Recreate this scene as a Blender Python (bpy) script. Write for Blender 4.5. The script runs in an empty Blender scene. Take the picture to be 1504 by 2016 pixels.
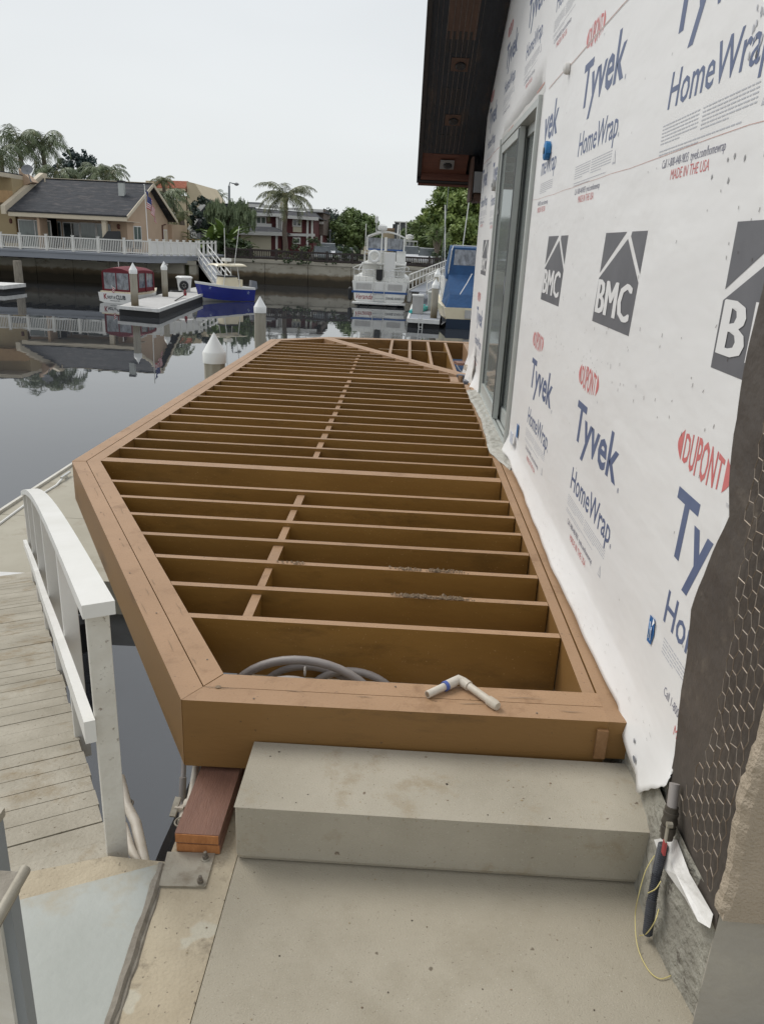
import bpy, math, random
from mathutils import Vector, Matrix
import numpy as np
rnd = random.Random(7)
S = bpy.context.scene
C = S.collection
# ---------------------------------------------------------------- camera
F, CX, CY, HC = 1511.0, 752.0, 1008.0, 1.6
_a = Vector((808 - CX, -(481 - CY), -F)); _b = Vector((1, -.048, 0))
_n = _b.cross(_a).normalized()
if _n.y < 0: _n = -_n
_Y = _a.normalized(); _X = _Y.cross(_n)
ROT = Matrix((_X, _Y, _n))
cam = bpy.data.cameras.new('camera'); co = bpy.data.objects.new('camera', cam); C.objects.link(co)
cam.sensor_fit = 'VERTICAL'; cam.sensor_height = 36; cam.lens = 36 * F / 2016
cam.clip_start = .05; cam.clip_end = 3000
co.matrix_world = Matrix.Translation((0, 0, HC)) @ ROT.to_4x4()
S.camera = co
def ray(x, y): return ROT @ Vector((x - CX, -(y - CY), -F))
def at(x, y, Y):
    r = ray(x, y); return Vector((0, 0, HC)) + r * (Y / r.y)
def atz(x, y, z):
    r = ray(x, y); return Vector((0, 0, HC)) + r * ((z - HC) / r.z)
def atx(x, y, X):
    r = ray(x, y); return Vector((0, 0, HC)) + r * (X / r.x)
# ---------------------------------------------------------------- sky, sun, exposure
SUN = Vector((-.52, .36, .78)).normalized()
w = bpy.data.worlds.new('World'); S.world = w; w.use_nodes = True
nt = w.node_tree; bg = nt.nodes['Background']
sky = nt.nodes.new('ShaderNodeTexSky'); sky.sky_type = 'NISHITA'; sky.sun_disc = False
sky.sun_elevation = math.asin(SUN.z); sky.sun_rotation = math.atan2(SUN.x, SUN.y)
sky.air_density = 1.5; sky.dust_density = 6
hs = nt.nodes.new('ShaderNodeHueSaturation'); hs.inputs['Saturation'].default_value = .25
nt.links.new(sky.outputs[0], hs.inputs['Color'])
tc = nt.nodes.new('ShaderNodeTexCoord'); sx = nt.nodes.new('ShaderNodeSeparateXYZ')
nt.links.new(tc.outputs['Generated'], sx.inputs[0])
rp = nt.nodes.new('ShaderNodeValToRGB'); nt.links.new(sx.outputs['Z'], rp.inputs[0])
e = rp.color_ramp.elements
e[0].position = 0; e[0].color = (.735, .765, .765, 1)
e[1].position = 1; e[1].color = (.58, .615, .68, 1)
m_ = rp.color_ramp.elements.new(.25); m_.color = (.66, .69, .715, 1)
ns = nt.nodes.new('ShaderNodeTexNoise'); ns.inputs['Scale'].default_value = 1.6; ns.inputs['Detail'].default_value = 3
mp = nt.nodes.new('ShaderNodeMapping'); mp.inputs['Scale'].default_value = (1, 1, 3.5)
nt.links.new(tc.outputs['Generated'], mp.inputs[0]); nt.links.new(mp.outputs[0], ns.inputs[0])
nr = nt.nodes.new('ShaderNodeMapRange'); nr.inputs[1].default_value = .3; nr.inputs[2].default_value = .7
nr.inputs[3].default_value = 10.4; nr.inputs[4].default_value = 11.6
nt.links.new(ns.outputs[0], nr.inputs[0])
vm = nt.nodes.new('ShaderNodeVectorMath'); vm.operation = 'SCALE'
nt.links.new(rp.outputs[0], vm.inputs[0]); nt.links.new(nr.outputs[0], vm.inputs['Scale'])
mx = nt.nodes.new('ShaderNodeMix'); mx.data_type = 'RGBA'; mx.inputs[0].default_value = .1
nt.links.new(vm.outputs[0], mx.inputs[6]); nt.links.new(hs.outputs[0], mx.inputs[7])
nt.links.new(mx.outputs[2], bg.inputs[0]); bg.inputs[1].default_value = .1
sl = bpy.data.lights.new('sun', 'SUN'); sl.energy = 1.7; sl.angle = math.radians(28); sl.color = (1, .97, .92)
so = bpy.data.objects.new('sun', sl); C.objects.link(so)
so.rotation_euler = SUN.to_track_quat('Z', 'Y').to_euler()
S.view_settings.view_transform = 'Standard'; S.view_settings.look = 'None'
S.view_settings.exposure = .1; S.view_settings.gamma = 1
S.cycles.max_bounces = 8; S.cycles.transparent_max_bounces = 12
S.cycles.use_denoising = True

# ---------------------------------------------------------------- materials
def pm(name, c1, c2=None, scale=4, rough=.7, bump=0, bs=60, metal=0, c3=None, s3=2, t3=.6, st=(1, 1, 1), spec=.5, w3=.08, bd=.01, detail=5, sp=None, var=0):
    m = bpy.data.materials.new(name); m.use_nodes = True
    n = m.node_tree.nodes; L = m.node_tree.links; p = n['Principled BSDF']
    p.inputs['Roughness'].default_value = rough; p.inputs['Metallic'].default_value = metal
    p.inputs['Specular IOR Level'].default_value = spec
    t = n.new('ShaderNodeTexCoord'); mp = n.new('ShaderNodeMapping'); mp.inputs['Scale'].default_value = st
    L.new(t.outputs['Object'], mp.inputs[0])
    src = None
    if c2:
        a = n.new('ShaderNodeTexNoise'); a.inputs['Scale'].default_value = scale; a.inputs['Detail'].default_value = detail
        a.inputs['Roughness'].default_value = .6
        L.new(mp.outputs[0], a.inputs[0])
        r = n.new('ShaderNodeMapRange'); r.inputs[1].default_value = .32; r.inputs[2].default_value = .68
        L.new(a.outputs[0], r.inputs[0])
        x = n.new('ShaderNodeMix'); x.data_type = 'RGBA'
        L.new(r.outputs[0], x.inputs[0]); x.inputs[6].default_value = (*c1, 1); x.inputs[7].default_value = (*c2, 1)
        src = x.outputs[2]
    if c3:
        a = n.new('ShaderNodeTexNoise'); a.inputs['Scale'].default_value = s3; a.inputs['Detail'].default_value = 8
        a.inputs['Roughness'].default_value = .7
        mp2 = n.new('ShaderNodeMapping'); mp2.inputs['Location'].default_value = (3.1, 7.7, 1.3); mp2.inputs['Scale'].default_value = st
        L.new(t.outputs['Object'], mp2.inputs[0]); L.new(mp2.outputs[0], a.inputs[0])
        r = n.new('ShaderNodeMapRange'); r.inputs[1].default_value = t3 - w3; r.inputs[2].default_value = t3 + w3
        L.new(a.outputs[0], r.inputs[0])
        x = n.new('ShaderNodeMix'); x.data_type = 'RGBA'; L.new(r.outputs[0], x.inputs[0])
        if src: L.new(src, x.inputs[6])
        else: x.inputs[6].default_value = (*c1, 1)
        x.inputs[7].default_value = (*c3, 1); src = x.outputs[2]
    if sp:
        for scol, ssc, sth in sp:
            a = n.new('ShaderNodeTexNoise'); a.inputs['Scale'].default_value = ssc; a.inputs['Detail'].default_value = 2
            L.new(t.outputs['Object'], a.inputs[0])
            r = n.new('ShaderNodeMapRange'); r.inputs[1].default_value = sth; r.inputs[2].default_value = sth + .04
            L.new(a.outputs[0], r.inputs[0])
            x = n.new('ShaderNodeMix'); x.data_type = 'RGBA'; L.new(r.outputs[0], x.inputs[0])
            if src: L.new(src, x.inputs[6])
            else: x.inputs[6].default_value = (*c1, 1)
            x.inputs[7].default_value = (*scol, 1); src = x.outputs[2]
    if var and src:
        oi = n.new('ShaderNodeObjectInfo'); r = n.new('ShaderNodeMapRange'); r.inputs[3].default_value = 1 - var; r.inputs[4].default_value = 1 + var
        L.new(oi.outputs['Random'], r.inputs[0]); h = n.new('ShaderNodeHueSaturation'); L.new(r.outputs[0], h.inputs['Value']); L.new(src, h.inputs['Color']); src = h.outputs[0]
    if src: L.new(src, p.inputs['Base Color'])
    else: p.inputs['Base Color'].default_value = (*c1, 1)
    if bump:
        a = n.new('ShaderNodeTexNoise'); a.inputs['Scale'].default_value = bs; a.inputs['Detail'].default_value = 4
        L.new(mp.outputs[0], a.inputs[0])
        b = n.new('ShaderNodeBump'); b.inputs['Strength'].default_value = bump; b.inputs['Distance'].default_value = bd
        L.new(a.outputs[0], b.inputs['Height']); L.new(b.outputs[0], p.inputs['Normal'])
    return m
def waterline(m, z0, z1, col, jitter=.25, ns=1.5):
    """a stain below a ragged tide line (z0..z1, object space)"""
    n = m.node_tree.nodes; L = m.node_tree.links; p = n['Principled BSDF']
    lk = p.inputs['Base Color'].links; src = lk[0].from_socket if lk else None
    t = n.new('ShaderNodeTexCoord'); s = n.new('ShaderNodeSeparateXYZ'); L.new(t.outputs['Object'], s.inputs[0])
    a = n.new('ShaderNodeTexNoise'); a.inputs['Scale'].default_value = ns; a.inputs['Detail'].default_value = 6
    L.new(t.outputs['Object'], a.inputs[0])
    ma = n.new('ShaderNodeMath'); ma.operation = 'MULTIPLY_ADD'; L.new(a.outputs[0], ma.inputs[0]); ma.inputs[1].default_value = jitter * 4
    L.new(s.outputs['Z'], ma.inputs[2])
    r = n.new('ShaderNodeMapRange'); r.inputs[1].default_value = z0 + jitter * 2; r.inputs[2].default_value = z1 + jitter * 2
    L.new(ma.outputs[0], r.inputs[0])
    x = n.new('ShaderNodeMix'); x.data_type = 'RGBA'; L.new(r.outputs[0], x.inputs[0]); x.inputs[6].default_value = (*col, 1)
    if src: L.new(src, x.inputs[7])
    else: x.inputs[7].default_value = p.inputs['Base Color'].default_value
    L.new(x.outputs[2], p.inputs['Base Color'])
    return m
M = {}
BR1, BR2 = (.385, .238, .135), (.325, .198, .108)
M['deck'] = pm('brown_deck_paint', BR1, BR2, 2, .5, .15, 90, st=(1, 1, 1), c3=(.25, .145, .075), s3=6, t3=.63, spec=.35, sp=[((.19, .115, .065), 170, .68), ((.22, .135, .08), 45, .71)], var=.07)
M['rimside'] = pm('brown_beam_side', (.255, .138, .045), (.22, .118, .038), 1.5, .45, .12, 60, st=(.5, .5, 2), c3=(.15, .082, .03), s3=3, t3=.64, spec=.4, sp=[((.12, .065, .03), 60, .72)], var=.06)  # upright faces of rim beams and ledgers, a darker brown than their tops
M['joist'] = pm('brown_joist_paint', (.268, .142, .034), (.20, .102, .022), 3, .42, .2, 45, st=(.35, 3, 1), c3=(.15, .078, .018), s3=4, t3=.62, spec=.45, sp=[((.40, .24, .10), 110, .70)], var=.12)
M['deckend'] = pm('worn_end_grain_paint', (.30, .17, .08), (.22, .11, .04), 12, .6, .3, 80)
M['conc'] = pm('walkway_concrete', (.42, .375, .29), (.35, .31, .235), 1.7, .85, .7, 230, c3=(.33, .29, .215), s3=2.2, t3=.60, w3=.09, bd=.004, detail=9, sp=[((.22, .19, .14), 130, .70), ((.52, .49, .41), 200, .69), ((.17, .14, .10), 26, .745), ((.33, .29, .22), 70, .70)])
M['conc2'] = pm('step_concrete', (.43, .39, .31), (.345, .31, .24), 2.4, .85, .7, 230, c3=(.33, .275, .19), s3=4, t3=.62, w3=.06, bd=.004, detail=9, sp=[((.22, .19, .14), 130, .70), ((.52, .49, .41), 200, .69), ((.18, .14, .10), 26, .745), ((.33, .28, .20), 70, .69)])
M['cap'] = pm('old_cap_concrete', (.50, .43, .31), (.40, .335, .235), 5, .9, .7, 90, c3=(.27, .225, .16), s3=7, t3=.6, w3=.05, bd=.006, detail=9, sp=[((.20, .165, .12), 60, .69), ((.5, .46, .36), 9, .66)])
M['found'] = pm('rough_foundation_concrete', (.36, .345, .29), (.22, .205, .17), 9, .9, .9, 40, c3=(.12, .105, .085), s3=14, t3=.64, w3=.03, bd=.02)
M['found2'] = pm('smooth_foundation_face', (.42, .39, .33), (.33, .305, .26), 2.5, .9, .4, 30, c3=(.42, .39, .32), s3=3, t3=.6, bd=.01, detail=8)
M['dockc'] = pm('dock_concrete', (.43, .40, .32), (.37, .34, .265), 1.3, .85, .2, 120, c3=(.30, .26, .19), s3=2, t3=.63)
M['plank'] = pm('weathered_planks', (.42, .385, .31), (.29, .26, .20), 3, .8, .6, 60, st=(1, 1, 1), c3=(.25, .19, .11), s3=2.2, t3=.60, w3=.07, detail=8, sp=[((.15, .12, .08), 55, .70)])
M['white'] = pm('white_rail_paint', (.78, .77, .73), (.71, .70, .65), 3, .45, .1, 50, c3=(.45, .42, .36), s3=9, t3=.74, w3=.03)
M['whited'] = pm('dirty_white_paint', (.70, .68, .61), (.56, .53, .46), 5, .6, .3, 60, c3=(.27, .23, .18), s3=34, t3=.64, w3=.03)
M['blueplate'] = pm('pale_blue_metal', (.405, .42, .385), (.345, .36, .325), 2.2, .6, .2, 30, c3=(.36, .32, .235), s3=2.6, t3=.58, w3=.08)
M['steel'] = pm('galvanised_steel', (.40, .37, .30), (.31, .28, .22), 8, .6, .2, 60, metal=.3, c3=(.21, .17, .12), s3=6, t3=.62)
M['bolt'] = pm('rusty_bolt', (.24, .21, .17), (.13, .11, .09), 60, .6, metal=.5)
M['greyw'] = pm('weathered_grey_wood', (.30, .27, .22), (.19, .165, .13), 14, .85, .8, 50, st=(1, 1, .2))
M['redwood'] = pm('stained_board', (.245, .125, .085), (.19, .095, .065), 6, .6, .3, 60, st=(4, .5, 1))
M['endg'] = pm('orange_end_grain', (.50, .21, .07), (.38, .145, .045), 25, .7, .3, 60, st=(4, 1, 1))
M['pvc'] = pm('dirty_pvc', (.62, .57, .49), (.50, .44, .35), 12, .5, 0, c3=(.30, .25, .19), s3=30, t3=.66, w3=.04)
M['pvcblue'] = pm('blue_primer', (.07, .12, .38), rough=.5)
M['conduit'] = pm('grey_conduit', (.33, .30, .28), (.27, .245, .23), 10, .5)
M['tie'] = pm('zip_tie', (.45, .42, .38), rough=.5)
M['wrap'] = pm('white_house_wrap', (.84, .83, .81), (.79, .78, .765), .5, .45, .30, 1.3, c3=(.765, .75, .73), s3=1.6, t3=.62, w3=.1, bd=.06, st=(1, .7, 1.8))
M['wrapflap'] = pm('creased_house_wrap', (.80, .785, .76), (.72, .70, .66), 5, .6, .8, 14, c3=(.42, .38, .32), s3=13, t3=.70, w3=.02, bd=.02)
M['blueink'] = pm('faded_blue_ink', (.10, .13, .235), (.135, .17, .275), 5, .5)
M['redink'] = pm('faded_red_ink', (.62, .155, .155), (.66, .22, .21), 9, .5)
M['greyink'] = pm('faded_grey_ink', (.50, .51, .54), rough=.6)
M['darkink'] = pm('dark_grey_ink', (.155, .155, .165), (.125, .125, .135), 5, .5, c3=(.3, .3, .3), s3=40, t3=.72, w3=.02)
M['darktext'] = pm('dark_text_ink', (.22, .22, .28), rough=.6)
M['dabs'] = pm('grey_paint_dabs', (.33, .33, .33), rough=.7)
M['wprint'] = pm('wrap_white_print', (.77, .76, .745), rough=.55)
M['staple'] = pm('staple_metal', (.14, .12, .11), rough=.5, metal=.4)
M['tape'] = pm('seam_tape', (.70, .685, .65), (.63, .61, .57), 8, .35)
M['redtape'] = pm('red_seam_edge', (.45, .16, .11), (.6, .4, .35), 20, .5)
M['bluetape'] = pm('blue_tape', (.035, .14, .36), rough=.5)
M['label'] = pm('paper_label', (.72, .74, .78), (.5, .55, .66), 60, .5)
M['bluebox'] = pm('blue_plastic_box', (.02, .20, .46), (.015, .14, .36), 30, .4)
M['greyplastic'] = pm('grey_plastic', (.42, .42, .41), rough=.5)
M['tar'] = pm('black_building_paper', (.088, .074, .062), (.066, .055, .047), 3, .6, .5, 9, c3=(.15, .125, .10), s3=5, t3=.64, w3=.08, bd=.03)
M['wire'] = pm('galvanised_wire', (.30, .26, .22), (.2, .15, .11), 30, .5, metal=.6)
M['stucco'] = pm('raw_stucco', (.42, .35, .265), (.345, .285, .21), 4, .95, .9, 120, c3=(.27, .22, .16), s3=5, t3=.64, bd=.008)
M['alu'] = pm('grey_aluminium', (.50, .52, .49), (.45, .47, .445), 3, .38, metal=.1)
M['aludark'] = pm('dark_seal', (.12, .13, .13), rough=.5)
M['room'] = pm('dim_room_wall', (.55, .54, .50), rough=.9)
M['membrane'] = pm('crumpled_flashing', (.50, .485, .43), (.37, .355, .31), 8, .5, .9, 20, c3=(.24, .215, .17), s3=9, t3=.62, bd=.03)
M['soffit'] = pm('dark_soffit', (.020, .025, .034), (.011, .014, .020), 6, .7, .3, 30, c3=(.06, .045, .036), s3=1.6, t3=.62, w3=.08, st=(4, .8, .8))
M['soffline'] = pm('pale_soffit_edge', (.17, .14, .125), (.09, .075, .07), 20, .7)
M['soffwood'] = pm('brown_soffit_wood', (.115, .065, .045), (.07, .04, .03), 9, .7, .3, 40, st=(4, .5, .5))
M['redfascia'] = pm('reddish_fascia', (.14, .052, .033), (.10, .038, .026), 6, .7, st=(.5, 4, 4))
M['black'] = pm('black_trim', (.012, .012, .014), rough=.45)
M['roofing'] = pm('roof_felt', (.03, .03, .035), rough=.9)
M['brass'] = pm('dull_valve_metal', (.12, .105, .085), (.08, .068, .055), 30, .55, metal=.5)
M['redplastic'] = pm('red_lever_grip', (.42, .055, .055), (.34, .05, .05), 20, .5)
M['corr'] = pm('black_corrugated_tube', (.035, .038, .045), (.06, .062, .07), 60, .5)
M['yellow'] = pm('yellow_wire', (.62, .53, .22), rough=.5)
M['leafdry'] = pm('dry_leaf', (.38, .31, .19), (.30, .23, .13), 30, .8)
M['mud'] = pm('mud_crumbs', (.27, .20, .13), (.18, .13, .085), 30, .95)
M['bracket'] = pm('dark_blue_bracket', (.12, .13, .17), (.2, .2, .22), 12, .6)
M['pile'] = waterline(pm('pile_concrete', (.40, .37, .30), (.30, .275, .215), 3, .85, .3, 30, st=(3, 3, .4)), -2.0, -1.35, (.115, .088, .05), .12)
M['pilecap'] = pm('white_pile_cap', (.80, .80, .765), rough=.35)
M['sea'] = pm('sea_wall_concrete', (.45, .42, .345), (.36, .335, .27), 1.2, .9, .3, 14, st=(.6, 1, 1.4), c3=(.19, .165, .12), s3=1.5, t3=.62, w3=.06)
waterline(M['sea'], -1.55, -1.35, (.165, .125, .075), .14, 2); waterline(M['sea'], -1.95, -1.6, (.05, .04, .025), .16, 1)
M['dock'] = pm('pale_dock_deck', (.50, .49, .47), (.42, .41, .39), 2, .75)
M['dockwhite'] = pm('white_dock_edge', (.70, .70, .68), (.58, .57, .54), 4, .6)
M['dockblack'] = pm('black_dock_float', (.01, .01, .011), rough=.6)
M['gel'] = pm('white_gelcoat', (.78, .775, .74), (.72, .715, .68), 2, .22, spec=.5)
M['cream'] = pm('cream_gelcoat', (.74, .66, .48), (.68, .60, .43), 2, .3)
M['navy'] = pm('navy_hull', (.005, .014, .19), (.008, .02, .25), 1, .08, spec=.7)
M['boot'] = pm('blue_stripe', (.03, .09, .26), rough=.3)
M['anti'] = pm('dark_bottom_paint', (.006, .02, .045), rough=.6)
M['maroon'] = pm('maroon_canvas', (.155, .013, .022), (.12, .010, .017), 3, .75, .2, 12)
M['bluecan'] = pm('blue_canvas', (.016, .075, .19), (.012, .055, .145), 2, .75, .4, 6, bd=.05)
M['vinyl'] = pm('clear_vinyl', (.30, .32, .35), (.07, .075, .085), 4, .10, spec=.8, st=(1, 1, .6))
M['glassd'] = pm('dark_window_glass', (.035, .042, .046), (.07, .085, .085), 2, .06, spec=.8)
M['curtain'] = pm('glass_over_blinds', (.18, .215, .20), (.09, .11, .105), 9, .1, spec=.8, st=(6, 1, .1))
M['chrome'] = pm('stainless_rail', (.62, .62, .60), rough=.25, metal=.6)
M['teak'] = pm('teak', (.22, .09, .045), rough=.6)
M['rubber'] = pm('black_rubber', (.015, .015, .016), rough=.6)
M['greycover'] = pm('grey_cover', (.22, .23, .26), (.17, .18, .2), 5, .8)
M['teal'] = pm('turquoise_plastic', (.04, .42, .40), (.06, .5, .47), 3, .4)
M['boattext'] = pm('boat_name_black', (.015, .018, .03), rough=.4)
M['boatred'] = pm('boat_name_red', (.28, .02, .03), rough=.4)
M['lightmark'] = pm('pale_hull_emblem', (.35, .42, .62), rough=.3)
M['tan'] = pm('tan_stucco', (.50, .365, .255), (.45, .325, .225), .6, .9, .1, 8)
M['tan2'] = pm('olive_tan_stucco', (.42, .33, .19), (.36, .28, .16), .6, .9)
M['creamw'] = pm('cream_stucco', (.66, .56, .39), (.60, .505, .35), .4, .9)
M['trim'] = pm('cream_trim', (.62, .54, .41), (.56, .49, .37), 1, .7)
M['wtrim'] = pm('white_trim', (.72, .71, .68), rough=.6)
M['shingle'] = pm('dark_shingles', (.042, .046, .054), (.018, .020, .024), 3.2, .9, .5, 8, st=(.45, 1, 3), c3=(.085, .077, .077), s3=2.2, t3=.58, w3=.05, bd=.05)
M['tile'] = pm('red_roof_tile', (.42, .15, .085), (.33, .11, .065), 3, .85, .5, 6, bd=.05)
M['redsid'] = pm('dark_red_siding', (.13, .028, .030), (.10, .022, .025), 2, .7, st=(.2, 1, 8))
M['greysid'] = pm('grey_siding', (.26, .265, .27), (.21, .215, .22), 2, .8)
M['shake'] = pm('brown_shingle_wall', (.20, .155, .13), (.13, .10, .085), 4, .9)
M['garage'] = pm('cream_garage_door', (.66, .61, .47), (.62, .575, .44), 1, .6)
M['fence'] = pm('dark_brown_fence', (.035, .028, .026), (.05, .038, .034), 2, .8)
M['woodf'] = pm('tan_wood_fence', (.46, .30, .15), (.38, .24, .12), 2, .8)
M['greydeck'] = pm('grey_deck_fascia', (.27, .285, .31), (.225, .24, .265), 1, .7, st=(.2, 1, 3))
M['asphalt'] = pm('asphalt', (.06, .06, .06), (.05, .05, .05), 1, .9)
M['soil'] = pm('yard_soil', (.12, .10, .07), (.10, .11, .05), .4, .95)
M['grass'] = pm('grass_green', (.09, .12, .03), (.13, .14, .05), 1, .95)
M['carw'] = pm('white_car_paint', (.74, .75, .76), rough=.2)
M['carg'] = pm('grey_green_car_paint', (.17, .19, .19), rough=.2)
M['carsil'] = pm('silver_car_paint', (.36, .38, .39), rough=.2)
M['lampm'] = pm('grey_lamp_post', (.24, .26, .27), rough=.6)
M['trunk'] = pm('palm_trunk', (.20, .165, .13), (.12, .095, .075), 6, .95, .6, 8, st=(1, 1, 3), bd=.05)
M['bark'] = pm('tree_bark', (.09, .07, .05), (.05, .04, .03), 3, .95)
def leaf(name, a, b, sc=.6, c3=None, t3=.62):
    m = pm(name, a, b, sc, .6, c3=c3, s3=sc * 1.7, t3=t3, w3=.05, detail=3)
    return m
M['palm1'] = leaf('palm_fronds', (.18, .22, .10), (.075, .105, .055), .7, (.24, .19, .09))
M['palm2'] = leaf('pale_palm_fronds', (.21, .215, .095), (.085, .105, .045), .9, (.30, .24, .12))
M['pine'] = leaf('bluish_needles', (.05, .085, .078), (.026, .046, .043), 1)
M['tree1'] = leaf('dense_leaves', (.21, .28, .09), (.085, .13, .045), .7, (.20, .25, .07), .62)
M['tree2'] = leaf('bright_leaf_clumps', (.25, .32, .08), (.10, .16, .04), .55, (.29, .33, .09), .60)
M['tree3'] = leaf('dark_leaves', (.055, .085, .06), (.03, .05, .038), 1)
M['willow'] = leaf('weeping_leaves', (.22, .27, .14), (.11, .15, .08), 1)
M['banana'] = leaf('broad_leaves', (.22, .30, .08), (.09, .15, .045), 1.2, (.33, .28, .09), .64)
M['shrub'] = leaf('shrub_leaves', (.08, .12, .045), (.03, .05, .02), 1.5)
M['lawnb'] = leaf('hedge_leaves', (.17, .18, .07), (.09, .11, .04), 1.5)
M['flagred'] = pm('flag_red', (.42, .03, .05), rough=.8)
M['flagwhite'] = pm('flag_white', (.68, .66, .64), rough=.8)
M['flagblue'] = pm('flag_blue', (.035, .05, .18), rough=.8)
def water_mat():
    m = bpy.data.materials.new('harbour_water'); m.use_nodes = True
    n = m.node_tree.nodes; L = m.node_tree.links; p = n['Principled BSDF']
    p.inputs['Base Color'].default_value = (.035, .038, .042, 1); p.inputs['Roughness'].default_value = .015
    p.inputs['IOR'].default_value = 2.1; p.inputs['Specular IOR Level'].default_value = .5
    t = n.new('ShaderNodeTexCoord')
    a = n.new('ShaderNodeTexNoise'); a.inputs['Scale'].default_value = .9; a.inputs['Detail'].default_value = 2
    a2 = n.new('ShaderNodeTexNoise'); a2.inputs['Scale'].default_value = .16; a2.inputs['Detail'].default_value = 1
    L.new(t.outputs['Object'], a.inputs[0]); L.new(t.outputs['Object'], a2.inputs[0])
    ad = n.new('ShaderNodeMath'); ad.operation = 'MULTIPLY_ADD'; L.new(a2.outputs[0], ad.inputs[0]); ad.inputs[1].default_value = 3
    L.new(a.outputs[0], ad.inputs[2])
    b = n.new('ShaderNodeBump'); b.inputs['Strength'].default_value = .45; b.inputs['Distance'].default_value = .004
    L.new(ad.outputs[0], b.inputs['Height']); L.new(b.outputs[0], p.inputs['Normal'])
    return m
M['water'] = water_mat()
def glass_mat():
    m = bpy.data.materials.new('door_glass'); m.use_nodes = True
    n = m.node_tree.nodes; L = m.node_tree.links; n.remove(n['Principled BSDF'])
    tr = n.new('ShaderNodeBsdfTransparent'); tr.inputs[0].default_value = (.62, .66, .64, 1)
    gl = n.new('ShaderNodeBsdfGlossy'); gl.inputs[0].default_value = (.8, .84, .84, 1); gl.inputs['Roughness'].default_value = .05
    fr = n.new('ShaderNodeFresnel'); fr.inputs[0].default_value = 1.9
    ms = n.new('ShaderNodeMixShader'); L.new(fr.outputs[0], ms.inputs[0]); L.new(tr.outputs[0], ms.inputs[1]); L.new(gl.outputs[0], ms.inputs[2])
    df = n.new('ShaderNodeBsdfDiffuse'); df.inputs[0].default_value = (.42, .45, .43, 1)
    m2 = n.new('ShaderNodeMixShader'); m2.inputs[0].default_value = .30; L.new(ms.outputs[0], m2.inputs[1]); L.new(df.outputs[0], m2.inputs[2])
    L.new(m2.outputs[0], n['Material Output'].inputs[0]); return m
M['glass'] = glass_mat()

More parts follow.
